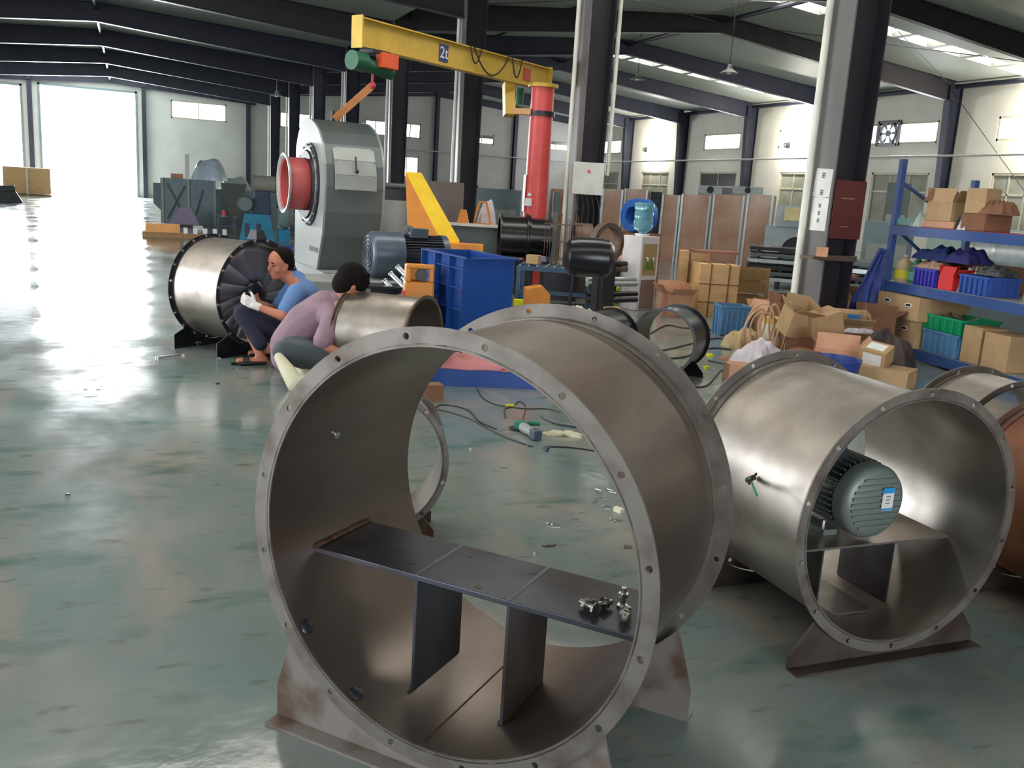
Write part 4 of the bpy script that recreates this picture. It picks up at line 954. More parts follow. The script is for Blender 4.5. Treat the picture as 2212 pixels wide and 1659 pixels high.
# low blue steel bench
t, k = mk('blue_steel_bench', 'low blue steel bench frame in front of the wire basket', 'bench', 1192, 12.6, rz=-.55)
b = MB(); h = .50
b.box((0, .2, h), (1.05, .5, .06)); b.build('top_frame', mat('bench_blue', (64, 88, 112), .5, .3), t)
for i in range(9): MB().cyl((-.48+.12*i, -.03, h+.04), (-.48+.12*i, .43, h+.04), .012, n=6).build('roller', SILVER, t)
for sx in (-.49, .49):
    for sy in (-.02, .42): MB().box((sx, sy, h/2), (.06, .05, h)).build('leg', MATS['bench_blue'], t)
MB().box((0, -.02, .18), (.98, .04, .05)).build('stretcher', MATS['bench_blue'], t)
# cluttered bundle of black pipes
for i, (py, D, m) in enumerate(((566, 12.3, BLACK), (578, 12.3, RUST), (600, 12.1, SILVER), (610, 12.0, GREYP), (632, 12.0, BLACK), (645, 11.9, DKSTEEL))):
    a = pd(1268, py+4, D); c = pd(1375, py+3, D+.5); a.z = c.z = max(.04, (a.z+c.z)/2)
    tag(MB().cyl(a, c, .035, n=12).build('steel_pipe', m, None), ['top black', 'second rusty brown', 'third bright', 'fourth pale grey', 'fifth black', 'lowest dark'][i]+' pipe of the stack beside the dispenser', 'pipe', 'pipes racked beside the water dispenser')
t, k = mk('pipe_rack', 'dark steel rack holding long pipes beside the dispenser', 'rack', 1318, 12.95, rz=-.42)
for sx in (-.26, 0, .26): MB().box((sx, 0, .35), (.04, .3, .7)).build('upright', DKSTEEL, t)
MB().box((0, .05, .42), (.56, .26, .03)).box((0, .05, .2), (.56, .26, .03)).build('shelf', DKSTEEL, t)
# small orange boxes
simple('orange_cover_box', 'orange sheet metal cover box beside the blue casing', 'box', MB().prism([(-.16, 0), (.16, 0), (.16, .24), (.06, .34), (-.16, .30)], 'y', 0, .3), ORANGE, 1160, 11.8, rz=-.3, zb=.0)
simple('pale_carton_block', 'small tan carton on the blue bench end', 'box', MB().box((0, .08, .06), (.18, .16, .12)), CARD, 1143, 12.7, zb=.56, rz=-.7, bevel=.004)
simple('purple_film_pack', 'purple plastic pack lying behind the small tan carton', 'pack', MB().box((0, .08, .04), (.2, .16, .08), taper=.8), mat('film_purple', (120, 120, 156), .3), 1160, 13.15, zb=.56, rz=-.5, bevel=.01)
simple('yellow_block', 'small bright yellow block on the floor by the blue casing', 'block', MB().box((0, .05, .04), (.16, .1, .08)), mat('vivid_yellow', (240, 240, 20), .5), 1122, 12.4, bevel=.004)
cloth('foam_scrap', 'white foam scrap lying behind the big duct by the bench leg', 'scrap', WHITEP, tuple(fl(1240, 12.0)), .4, .25, .09, 11, .3, 'white foam scraps behind the big duct')
cloth('foam_scrap', 'white foam scrap lying before the tan flap by the black duct', 'scrap', WHITEP, tuple(fl(1284, 11.9)), .3, .2, .08, 12, .1, 'white foam scraps behind the big duct')
simple('cardboard_flap', 'flat tan cardboard piece beyond the half hidden black duct', 'cardboard', MB().prism([(-.25, 0), (.28, 0), (.12, .12), (-.2, .12)], 'y', 0, .12), WOOD, 1318, 11.9, rz=-.3)
# control box on second column, sockets
q = pd(1269, 386, 14.9); t = thing('control_box', 'pale grey electrical control box with a red lamp on the second column', 'control box', (q.x, q.y, q.z), -.3)
MB().box((0, 0, 0), (.52, .16, .52)).build('body', mat('box_grey', (204, 204, 196), .5), t, bevel=.008); MB().cyl((.0, -.10, .12), (.0, -.08, .12), .025).build('indicator_lamp', mat('lamp_red', (240, 60, 90), .4), t)
for i in range(5): MB().tube([(-.15+.08*i, .02, -.26), (-.12+.09*i, .0, -.5), (-.2+.12*i, .02, -.9-.1*i), (-.15+.1*i, .03, -1.3)], .012, 6).build('cable', CABLE, t)
# ---- water dispenser
q = fl(1392, 12.75); t = thing('water_dispenser', 'white and grey floor standing water dispenser', 'water dispenser', (q.x, q.y, 0), .3)
h = zt(1392, 509, 12.75)
MB().box((0, .17, h/2), (.37, .36, h)).build('body', mat('dispenser_white', (196, 190, 190), .4), t, bevel=.012)
MB().box((0, -.006, h-.32), (.28, .012, .44)).build('front_panel', mat('dispenser_gold', (150, 128, 88), .35), t)
MB().box((0, -.012, h*.22), (.28, .01, h*.40)).build('lower_door', mat('dispenser_brown', (124, 104, 98), .4), t)
for s in (-.06, .06): MB().cyl((s, -.03, h-.30), (s, .0, h-.30), .015).cyl((s, -.03, h-.30), (s, -.03, h-.34), .01).build('tap', WHITEP, t)
MB().prism([(-.10, h-.46), (-.03, h-.30), (0, h-.42), (.05, h-.28), (.10, h-.46)], 'y', -.016, -.013).build('leaf_print', mat('leaf_green', (74, 110, 40), .5), t)
MB().cyl((0, .17, h), (0, .17, h+.03), .10).build('collar', WHITEP, t)
q2_ = t.matrix_world
bt = MB().lathe([(0, 0), (.05, 0), (.055, .02), (.12, .05), (.135, .09), (.135, .18), (.122, .2), (.135, .22), (.135, .30), (.125, .31), (.138, .33), (.138, .41), (.12, .425), (0, .425)], 'z', 30).build('water_bottle', mat('bottle_blue', (140, 190, 200), .2, trans=.6), None)
bt.location = Vector((q.x, q.y, h+.031))+Matrix.Rotation(.3, 3, 'Z') @ Vector((0, .17, 0)); tag(bt, 'pale blue water bottle upside down on the dispenser', 'bottle')
# blue fan housing behind the dispenser, lime sack
t, k = mk('blue_fan_housing', 'bright blue round fan housing with a side opening behind the dispenser', 'fan housing', 1352, 14.6, rz=-1.25)
z0 = zt(1380, 504, 14.3)
MB().lathe([(.14, -.02), (.25, -.02), (.27, .02), (.27, .30), (0, .30), (0, .26), (.14, .26), (.14, -.02)], 'y', 36, Matrix.Translation((0, 0, z0+.27))).build('scroll', mat('fan_blue', (48, 98, 176), .35), t)
MB().box((0, .2, z0/2), (.5, .5, z0)).build('stand', CARDD, t)
simple('lime_green_sack', 'lime green sack standing beside the dispenser', 'sack', MB().box((0, .1, .42), (.22, .2, .34), taper=.9).box((0, .1, .125), (.3, .26, .25)), LIME, 1350, 13.35, bevel=.02)
cloth('mixed_rags', 'heap of pink and white rags on the lime sack beside the dispenser', 'rags', mat('rag_pink', (196, 160, 150), .8, rgb2=(120, 60, 60), lo=.45, hi=.6), (*fl(1352, 13.75).to_tuple()[:2], .602), .35, .3, .12, 21, 0)
simple('rag_shelf', 'dark low shelf block under the rag heap', 'shelf', MB().box((0, .1, .3), (.4, .36, .6)), DKSTEEL, 1352, 13.65)
# ---- tall film wrapped plywood panels
pan = [(1178, 1222, 24.0), (1290, 1334, 24.0), (1337, 1386, 24.0), (1419, 1455, 24.3), (1459, 1521, 24.0), (1526, 1592, 23.6), (1598, 1652, 23.0)]
nm = ['film wrapped plywood case seen beyond the red crane post', 'first wrapped plywood case past the control box', 'second wrapped plywood case behind the blue fan housing', 'narrow wrapped plywood case just right of the water bottle', 'wide wrapped plywood case above the pale wooden crates', 'wrapped plywood case second from the open floor', 'wrapped plywood case at the end by the open floor']
for i, (a, c, D) in enumerate(pan):
    pm = (a+c)/2; q = fl(pm, D); w = (c-a)*D/FPX; h = zt(pm, 420 if i > 2 else 408, D)
    t = thing('plywood_case', nm[i], 'case', (q.x, q.y, 0), -math.atan2(q.x, q.y)-.12, 'tall film wrapped plywood cases')
    MB().box((0, .4, h/2), (w*.96, .8, h)).build('panels', BOARDW, t)
    MB().box((-w*.47, 0, h/2), (.05, .05, h)).box((w*.47, 0, h/2), (.05, .05, h)).build('corner_profile', SILVER, t)
t, k = mk('dark_monitor', 'dark square board standing on top of a plywood case', 'board', 1405, 24.4, zb=0)
MB().box((0, .2, zt(1405, 414, 24.4)/2), (.3, .1, zt(1405, 414, 24.4))).build('board', SLATED, t)
# stacks of sheet steel
for j, (p0, p1, yt, D, n, lb) in enumerate(((1612, 1748, 532, 17.5, 6, 'stack of galvanised sheets and profiles on the open floor by the column'), (1790, 1900, 560, 15.5, 5, 'stack of long grey sheets behind the first column'))):
    t, k = mk('sheet_stack', lb, 'stack', (p0+p1)/2, D, rz=-.62); w = (p1-p0)*k; h = zt((p0+p1)/2, yt, D)
    for i in range(n): MB().box((.03*math.sin(i*2), .45, .12+(h-.12)*(i+.5)/n), (w*(1-.04*(i % 2)), .9, (h-.12)/n*.55)).build('sheet_bundle', (SILVER, GREYD, DKSTEEL)[i % 3], t)
    for sx in (-.35, .0, .35): MB().box((sx*w, .45, h/2-.01), (.06, .8, h-.03)).build('bearer', DKSTEEL, t)
rg = random.Random(4)
for i in range(9):
    a = fl(1610+8*i, 14.6+.12*i); c = fl(1745, 13.6+.25*i); a.z = .03+.012*i; c.z = .03+.014*i
    tag(MB().bar(a, c, .05, .02).build('steel_strip', (SILVER, GREYD, ALU)[i % 3], None), ['first', 'second', 'third', 'fourth', 'fifth', 'sixth', 'seventh', 'eighth', 'ninth'][i]+' grey steel strip counted from the wooden crate side of the flat bundle', 'strip', 'loose steel strips on the floor by the column')
# fan boxes and machines along the side wall
def fanbox(px, yt, D, w, h, zb, lb, hole=.36, rz=None, m=GREYP):
    t, k = mk('ventilator_box', lb, 'ventilator', px, D, zb=zb, rz=rz, group='grey ventilator boxes along the side wall')
    MB().box((0, .35, h/2), (w, .7, h)).build('housing', mat('vent_grey', (176, 186, 192), .5), t)
    MB().lathe([(0, .0), (h*hole, .0), (h*hole, -.02), (h*hole*1.08, -.02), (h*hole*1.08, .03)], 'y', 30, Matrix.Translation((0, -.005, h/2))).build('fan_opening', DKSTEEL, t)
    return t
D = 21.5
zr_ = zt(1735, 446, D); zr2 = zt(1735, 492, D)
fanbox(1735, 0, D, .52, zt(1735, 402, D)-zr_, zr_, 'pale ventilator box with a round fan, top of the stack beside the column pipe')
fanbox(1690, 0, D+.1, .62, zr_-zr2, zr2, 'ventilator box standing below the top one, left of the column', .2)
fanbox(1760, 0, D+.2, .6, zr_-zr2, zr2, 'ventilator box half hidden by the column pipe', .2)
fanbox(1712, 0, D+.15, 1.5, zr2, 0, 'wide bottom ventilator box with a dark inlet carrying the stack', .28)
simple('cream_control_panel', 'cream yellow panel board leaning on the ventilator boxes', 'panel', MB().box((0, 0, 0), (.52, .03, .30)), mat('panel_cream', (222, 204, 150), .5), 1703, 21.25, zb=zt(1703, 462, 21.25))
for (px, yt, D, w, lb) in ((1521, 401, 31.5, .8, 'small ventilator box on the cases before the dark window'), (1600, 403, 31.0, 1.0, 'small ventilator box with a half round fan beside the dark window')):
    h = zt(px, 418, D); simple('packing_stand', 'plain grey stand under a '+lb.split(' on ')[0].split(' with ')[0]+(' left' if px < 1560 else ' right'), 'stand', MB().box((0, .3, h/2), (w, .6, h)), GREYP, px, D)
    fanbox(px, 0, D, w, zt(px, yt, D)-h, h, lb, .4)
for (p0, p1, yt, D, m, lb, nm_) in ((1020, 1118, 408, 22, GREYB, 'grey blue machine bench behind the pale topped table', 'grey_machine'), (1010, 1026, 400, 23.5, DKSTEEL, 'narrow dark cabinet beside the third column', 'dark_cabinet'), (1186, 1200, 415, 23, GREYB, 'narrow blue grey cabinet behind the red post', 'narrow_cabinet'), (1888, 1935, 395, 19.8, mat('cab_dark', (92, 100, 96), .5), 'dark grey cabinet seen between the column and blue rack', 'dark_grey_cabinet'), (1850, 1950, 478, 17.5, GREYB, 'low grey blue box behind the hanging tarp', 'low_grey_box'), (1990, 2200, 492, 16, mat('cab_green', (150, 168, 158), .5), 'pale green grey machine bed behind the blue rack', 'machine_bed')):
    t, k = mk(nm_, lb, 'machine', (p0+p1)/2, D); w = (p1-p0)*k; h = zt((p0+p1)/2, yt, D)
    MB().box((0, .3, h/2), (w, .6, h)).build('body', m, t, bevel=.01); MB().box((0, -.01, h*.55), (w*.8, .02, h*.3)).build('door', GREYP, t)
t, k = mk('silver_duct', 'bright round silver duct lying behind the upper rack shelf', 'duct', 2150, 12.6, zb=0, rz=-.9)
MB().lathe([(.36, -.5), (.38, -.5), (.38, .5), (.36, .5), (.36, -.5)], 'x', 40, Matrix.Translation((0, .35, 1.02))).build('shell', SILVER, t)
for x in (-.48, -.2, .48): MB().lathe([(.38, x-.02), (.40, x-.02), (.40, x+.02), (.38, x+.02), (.38, x-.02)], 'x', 40, Matrix.Translation((0, .35, 1.02))).build('band', ALU, t)
MB().box((0, .35, .31), (.9, .5, .62)).build('stand', GREYD, t)
# far left: conveyors, wrapped goods, teal machine, stool
t, k = mk('grey_steel_bin', 'grey steel bin frame with dark diagonal lattice near the open far door', 'bin', 408, 27.0)
h = zt(408, 387, 27); hb_ = zt(408, 462, 27); w = .086*27/FPX*1000
MB().box((0, .5, (h)/2), (1.55, 1.0, h)).build('body', GREYB, t)
for x in (-.72, .0, .74): MB().box((x, -.03, h/2), (.06, .06, h)).build('upright', GREYP, t)
for (a, c) in (((-.6, .15), (-.1, h-.2)), ((-.1, .2), (-.6, h-.15)), ((.2, .3), (.4, h-.3))): MB().bar((a[0], -.03, a[1]), (c[0], -.03, c[1]), .05, .04).build('brace', SLATED, t)
t2, k = mk('conveyor_chute', 'grey tapered chute end standing left of the lattice bin', 'chute', 350, 29); MB().prism([(-.25, .5), (.3, 0.0), (.45, 0), (.45, 1.15), (-.25, 1.15)], 'y', 0, .6).build('body', GREYB, t2)
zb = h
cloth('film_wrapped_part', 'large shining film wrapped part on top of the lattice bin', 'wrapped part', mat('film_blue_white', (190, 206, 222), .25, coat=.6, bump=.5), (*fl(452, 27.5).to_tuple()[:2], zb+.002), .95, .8, zt(446, 338, 27.3)-zb, 31, -.1)
simple('foam_sheet', 'white upright foam sheet beside the film wrapped part', 'foam sheet', MB().box((0, 0, .35), (.12, .5, .72)), WHITEP, 406, 27.1, zb=zb+.002)
simple('flat_carton', 'flat pinkish carton lying on the lattice bin', 'carton', MB().box((0, .4, .07), (.34, .8, .14)), CARDP, 384, 27.2, zb=h+.002)
simple('grey_work_bench', 'long grey bench heaped with clear film behind the stool', 'bench', MB().box((0, .4, zt(520, 412, 28.8)/2), (1.9, .8, zt(520, 412, 28.8))), GREYB, 532, 28.8)
cloth('clear_film_heap', 'heap of white clear film on the grey bench', 'film', mat('film_white', (214, 222, 226), .3, bump=.6), (*fl(508, 29.2).to_tuple()[:2], zt(520, 412, 28.8)+.002), .9, .6, .45, 33, 0)
simple('beige_motor_cover', 'beige rounded cover standing at the end of the grey bench', 'cover', MB().cyl((-.35, .3, .25), (.35, .3, .25), .26, n=20), mat('beige', (176, 172, 160), .6), 570, 28.9, zb=zt(520, 412, 28.8)+.002)
# stool with legs
t, k = mk('purple_legged_stool', 'small stool with purple legs and a red can on it', 'stool', 489, 24.4)
MB().cyl((0, .1, .42), (0, .1, .46), .26, n=20).build('seat', GREYD, t)
for sx in (-.2, .2):
    for sy in (-.05, .25): MB().bar((sx*1.15, sy, 0), (sx, sy, .42), .06, .05).build('leg', mat('purple_paint', (84, 78, 116), .6), t)
MB().box((0, -.05, .18), (.4, .03, .03)).build('stretcher', MATS['purple_paint'], t)
simple('paint_can', 'small white and red paint can on the purple legged stool', 'can', MB().cyl((0, 0, 0), (0, 0, .13), .055), RED, 484, 24.3, zb=.461)
t, k = mk('purple_cone_part', 'pale purple triangular part standing on a dark pallet', 'part', 398, 25.9); h = zt(398, 447, 25.9)
MB().prism([(-.42, .06), (.42, .06), (.18, h), (-.1, h)], 'y', 0, .12).build('plate', mat('mauve_paint', (150, 134, 160), .6), t); MB().box((-.25, .1, .03), (1.2, .5, .06)).build('pallet', DKSTEEL, t)
simple('white_block', 'small white block on the floor past the purple part', 'block', MB().box((0, .1, .05), (.26, .2, .1)), WHITEP, 428, 24.9)
t, k = mk('orange_beam', 'long low orange beam on a dark sleeper left of the impeller duct', 'beam', 352, 21.0); MB().box((0, .1, .22), (.75, .16, .2)).build('beam', mat('beam_orange', (226, 160, 92), .6), t); MB().box((.35, .15, .06), (1.6, .2, .12)).build('sleeper', WOODD, t)
for i in range(5): MB().box((.5+.22*i, .1, .18), (.09, .14, .13)).build('block', WHITEP, t)
# teal machine with round cover
t, k = mk('teal_machine', 'teal blue machine with a dark motor and round grey cover beside the blower', 'machine', 556, 21.8); h = zt(556, 462, 21.8)
b = MB().prism([(-.42, 0), (.42, 0), (.28, h), (-.3, h)], 'y', 0, .7); b.build('base', TEAL, t)
for x in (-.25, .02): MB().box((x, -.01, h*.4), (.09, .03, h*.5)).build('slot', SLATED, t)
MB().box((.1, .3, h+.28), (.45, .5, .56), taper=.8).build('motor', mat('dark_blue_motor', (42, 56, 78), .4, .2), t, bevel=.02)
MB().lathe([(0, 0), (.16, 0), (.2, .05), (.2, .2), (0, .2)], 'y', 24, Matrix.Translation((-.28, -.1, h+.22))).build('pulley', GREYD, t)
MB().lathe([(0, -.12), (.50, -.10), (.56, -.02), (.56, .1), (.4, .2), (0, .25)], 'x', 40, Matrix.Translation((.62, .3, h+.22))).build('round_cover', mat('cover_grey', (120, 138, 140), .4), t)
MB().box((.62, .3, .15), (.3, .4, .3)).build('cover_stand', TEAL, t)
simple('blue_tray', 'small dark blue tray between the teal machine and the blower', 'tray', MB().box((0, .1, .08), (.34, .3, .16), taper=1.1), NAVYB, 612, 18.5)
cloth('yellow_white_bag', 'white and yellow bag lying left of the blower skid', 'bag', mat('bag_yw', (226, 226, 190), .6), tuple(fl(617, 16.9)), .45, .4, .14, 40)
# grey mixed column bundle and far left goods
simple('dark_green_hopper', 'dark tapered hopper standing between the bin and teal machine', 'hopper', MB().prism([(-.1, .3), (.12, .3), (.35, 1.3), (-.35, 1.3)], 'y', 0, .5).box((0, .25, .15), (.12, .12, .3)), mat('hopper_dark', (78, 82, 74), .6), 505, 25.6)
t, k = mk('wrapped_case', 'large pale wooden case in plastic at the far left by the door', 'case', 60, 43.0); h = zt(60, 362, 43)
MB().box((0, .8, h/2+.05), (2.0, 1.6, h-.1)).build('panels', WOOD, t); MB().box((0, -.02, h/2), (.08, .03, h)).build('batten', WHITEP, t); MB().box((0, .8, .03), (2.1, 1.7, .06)).build('pallet', WOODD, t)
simple('grey_pump_unit', 'low grey machine part on the floor before the wrapped case', 'machine part', MB().box((0, .3, .2), (1.1, .6, .4), taper=.6).cyl((-.3, .3, .45), (.3, .3, .5), .15), GREYD, 15, 34.5, bevel=.03)
# ================================================================ blue rack and what stands on it
RX, RY = 7.95, 7.85; RA = math.atan2(.19, .98)      # long side runs towards the camera, slightly left
rk = thing('storage_rack', 'blue steel storage rack with three shelves loaded with boxes', 'rack', (RX, RY, 0), -PI/2-RA)
# local x runs along the rack (towards the camera), local y is its depth (towards +X side)
RL, RDp = 3.3, .95
def rkp(x, y, z):
    return Matrix.Translation((RX, RY, 0)) @ Matrix.Rotation(-PI/2-RA, 4, 'Z') @ Vector((x, y, z))
SH = [.13, .80, 1.42]
for x, ztop in ((0, 2.14), (RL, 2.14)):
    for y in (0, RDp):
        MB().box((x, y, ztop/2 if y == 0 else ztop*.46), (.07, .06, ztop if y == 0 else ztop*.92)).build('upright', RACKB, rk)
    for (z0, z1) in ((.2, .75), (.75, 1.4), (1.4, 1.9)): MB().bar((x, 0, z1), (x, RDp, z0), .03, .03).build('brace', RACKB, rk)
for z in SH:
    for y in (0, RDp): MB().box((RL/2, y-(.02 if y == 0 else -.02), z-.055), (RL, .04, .10)).build('shelf_beam', RACKB, rk)
    MB().box((RL/2, RDp/2, z-.01), (RL, RDp, .02)).build('shelf_board', GREYP if z < 1 else mat('board_red', (150, 60, 52), .7), rk)
def onrack(px, py, z, depth=.12):
    """point on shelf height z seen in that pixel"""
    return at(px, py, z)
def lrack(q): return (Matrix.Translation((RX, RY, 0)) @ Matrix.Rotation(-PI/2-RA, 4, 'Z')).inverted() @ q
def carton(label, loc, w, d, h, rz, m=CARD, flaps=0, holes=(), group=None, tilt=None, name='cardboard_box', lid=True, tape=False):
    """cardboard box: walls with thickness, flaps or closed top, hand holes with white rim"""
    t = thing(name, label, 'box', loc, rz, group)
    if tilt: t.rotation_euler = (tilt[0], tilt[1], rz)
    e = .006; b = MB()
    b.box((0, -d/2+e/2, h/2), (w, e, h)).box((0, d/2-e/2, h/2), (w, e, h)).box((-w/2+e/2, 0, h/2), (e, d-2*e, h)).box((w/2-e/2, 0, h/2), (e, d-2*e, h)).box((0, 0, e/2), (w, d, e))
    b.build('body', m, t)
    if flaps:
        for k, (sx, sy) in enumerate(((0, -1), (0, 1), (-1, 0), (1, 0))):
            a = (.9, 1.9, .6, 1.3)[(k+flaps) % 4]; L_ = min(w, d)*.45
            b = MB()
            if sy: b.prism([(sy*d/2, h), (sy*(d/2+L_*math.cos(a)), h+L_*math.sin(a)), (sy*(d/2+L_*math.cos(a)), h+L_*math.sin(a)+e), (sy*d/2, h+e)], 'x', -w/2+.005, w/2-.005)
            else: b.prism([(sx*w/2, h), (sx*(w/2+L_*math.cos(a)), h+L_*math.sin(a)), (sx*(w/2+L_*math.cos(a)), h+L_*math.sin(a)+e), (sx*w/2, h+e)], 'y', -d/2+.005, d/2-.005)
            b.build('flap', m, t)
    elif lid:
        MB().box((0, -d/4, h+e/2), (w, d/2-.002, e)).build('flap', m, t); MB().box((0, d/4, h+e/2), (w, d/2-.002, e)).build('flap', m, t)
        if tape: MB().box((0, 0, h+e+.001), (w, .05, .002)).build('tape', mat('tan_tape', (206, 178, 130), .3), t)
    for (fx, hx, hz) in holes:     # face, offset, height
        M = Matrix.Translation((hx, -d/2-.002, hz)) if fx == 'f' else Matrix.Translation((w/2+.002, hx, hz)) @ Matrix.Rotation(PI/2, 4, 'Z')
        q_ = [(.042*math.cos(a)+(.018 if math.cos(a) > 0 else -.018), .02*math.sin(a)) for a in [2*PI*i/20 for i in range(20)]]
        q2 = [(x*.72, y*.62) for x, y in q_]
        MB().prism(q_, 'y', -.002, 0, M).build('handle_rim', WHITEP, t); MB().prism(q2, 'y', -.004, -.002, M).build('handle_hole', BLACK, t)
    return t
def crate(label, loc, w, d, h, rz, m, group=None, name='plastic_crate'):
    t = thing(name, label, 'crate', loc, rz, group); b = MB(); e = .008; k = .94
    for s in (-1, 1):
        b.add([(-w*k/2, s*d*k/2, 0), (w*k/2, s*d*k/2, 0), (w/2, s*d/2, h), (-w/2, s*d/2, h), (-w*k/2, s*(d*k/2-e), 0), (w*k/2, s*(d*k/2-e), 0), (w/2, s*(d/2-e), h), (-w/2, s*(d/2-e), h)], [(0, 1, 2, 3), (7, 6, 5, 4), (0, 4, 5, 1), (1, 5, 6, 2), (2, 6, 7, 3), (3, 7, 4, 0)])
        b.add([(s*w*k/2, -d*k/2, 0), (s*w*k/2, d*k/2, 0), (s*w/2, d/2, h), (s*w/2, -d/2, h), (s*(w*k/2-e), -d*k/2, 0), (s*(w*k/2-e), d*k/2, 0), (s*(w/2-e), d/2, h), (s*(w/2-e), -d/2, h)], [(0, 1, 2, 3), (7, 6, 5, 4), (0, 4, 5, 1), (1, 5, 6, 2), (2, 6, 7, 3), (3, 7, 4, 0)])
    b.box((0, 0, e/2), (w*k, d*k, e))
    r = MB(); r.box((0, -d/2, h-.012), (w+.03, .02, .024)).box((0, d/2, h-.012), (w+.03, .02, .024)).box((-w/2, 0, h-.012), (.02, d+.03, .024)).box((w/2, 0, h-.012), (.02, d+.03, .024)); r.build('rim', m, t)
    r = b; n = 5
    for i in range(n+1):
        x = -w*.46+w*.92*i/n; r.box((x, -d*.485-.004, h*.45), (.022, .03, h*.86))
    for i in range(3):
        y = -d*.42+d*.84*i/2; r.box((-w*.485-.004, y, h*.45), (.03, .022, h*.86)).box((w*.485+.004, y, h*.45), (.03, .022, h*.86))
    r.build('shell', m, t); return t
RR = PI/2*0-RA   # boxes' front faces look towards -X
def rbox(fn, label, x, z, w, d, h, m, **kw):
    """thing on the rack: x along the rack, front flush"""
    q = rkp(x, d/2+kw.pop('inset', .0), z); return fn(label, tuple(q), w, d, h, -PI/2-RA+kw.pop('turn', 0), m, **kw)
# bottom shelf: double and single cartons with handle holes, crates
z = SH[0]+.001
rbox(carton, 'large tan carton with a white rimmed hand hole, lowest on the rack', .42, z, .66, .6, .29, CARD, holes=(('f', .14, .20),), inset=-.08)
rbox(carton, 'long tan carton with two hand holes stacked on the lowest carton', .44, z+.299, .74, .62, .245, CARD, holes=(('f', -.19, .17), ('f', .19, .16)), inset=-.12)
rbox(crate, 'blue plastic crate under the green basket on the lowest shelf', 1.06, z, .54, .40, .24, CRATEB)
rbox(crate, 'green plastic basket sitting on top of the blue crate', 1.06, z+.242, .60, .44, .16, GREEN)
rbox(carton, 'narrow printed tan carton standing at the picture edge of the lowest shelf', 1.52, z, .26, .3, .36, CARD)
rbox(carton, 'tan carton beyond the narrow printed one on the lowest shelf', 1.86, z, .34, .36, .34, CARD)
for i in range(8):
    q = rkp(1.0+.05*i-.15, .16+.03*(i % 3), z+.36+.012*(i % 2)); a = rg.uniform(0, 6)
    tag(MB().bar(q, q+Vector((.12*math.cos(a), .12*math.sin(a), .05)), .012, .012).build('metal_rod', RUST, None), 'short brown metal rod piled in the green basket', 'rod', 'short metal rods in the green basket')
# middle shelf
z = SH[1]+.001
def jug(label, px, z, mbody, mcap, h=.27, r=.085, lab=None):
    t = thing('jug', label, 'jug', tuple(rkp(px, .14, z)), 0)
    MB().lathe([(0, 0), (r, 0), (r*1.03, .02), (r*1.03, h*.55), (r*.75, h*.75), (r*.3, h*.86), (r*.28, h*.92), (0, h*.92)], 'z', 24).build('body', mbody, t)
    MB().cyl((0, 0, h*.92), (0, 0, h), r*.34, n=14).build('cap', mcap, t)
    if lab: MB().lathe([(r*1.04, h*.12), (r*1.06, h*.12), (r*1.06, h*.42), (r*1.04, h*.42)], 'z', 24).build('label_wrap', lab, t)
    return t
jug('round pale bottle with a yellow label at the rack end of the middle shelf', .11, z, mat('bottle_tan', (190, 168, 130), .3), WHITEP, .30, .10, mat('label_yellow', (222, 206, 50), .5))
jug('green bottle with a blue cap beside the yellow labelled bottle', .33, z, mat('bottle_green', (60, 140, 110), .2, alpha=.9), NAVYB, .30, .085, mat('label_mint', (120, 180, 150), .5))
rbox(crate, 'violet blue plastic bin on the middle shelf heaped with tape', .66, z, .34, .34, .19, mat('bin_violet', (58, 50, 160), .45))
rbox(carton, 'small red and tan open carton on the middle shelf', 1.0, z, .22, .26, .14, mat('carton_red', (212, 48, 50), .6), flaps=1)
rbox(crate, 'mid blue plastic bin at the picture edge of the middle shelf', 1.42, z, .40, .36, .19, mat('bin_blue', (50, 84, 158), .45))
q = rkp(1.18, .12, z); cloth('packet', 'crumpled white and tan paper packet between the red carton and blue bin', 'packet', CARD, tuple(q), .16, .14, .15, 51, .3)
q = rkp(1.12, .24, z+.14); cloth('packet', 'white packet with red edging heaped behind the red carton', 'packet', mat('packet_red', (214, 206, 200), .5, rgb2=(210, 40, 50), lo=.52, hi=.55), tuple(q), .22, .16, .12, 52, .3)
q = rkp(.62, .16, z+.191); cloth('tape_heap', 'tan crumpled tape heaped on the violet bin', 'tape', mat('tape_tan', (160, 128, 104), .5, bump=.4), tuple(q), .46, .3, .09, 53, -1.7)
q = rkp(.58, .22, z+.28); cloth('work_cloth', 'dark blue crumpled work cloth lying on the tape heap', 'cloth', mat('cloth_navy', (24, 42, 96), .8, bump=.4), tuple(q), .52, .34, .17, 54, -1.7)
q = rkp(.98, .24, z+.28); cloth('indigo_cloth', 'indigo folded cloth draped above the red carton', 'cloth', mat('cloth_indigo', (44, 38, 100), .8, bump=.4), tuple(q), .40, .34, .16, 55, -1.7)
rbox(carton, 'plain brown carton stored behind under the cloths', .80, z, .9, .34, .27, CARDD, inset=.40)
q = rkp(1.45, .2, z+.20); cloth('cable_tangle', 'dark grey cable tangle lying in the mid blue bin', 'cable', mat('tangle', (70, 74, 74), .6, bump=.6), tuple(q), .36, .26, .09, 56, -1.7, n=22)
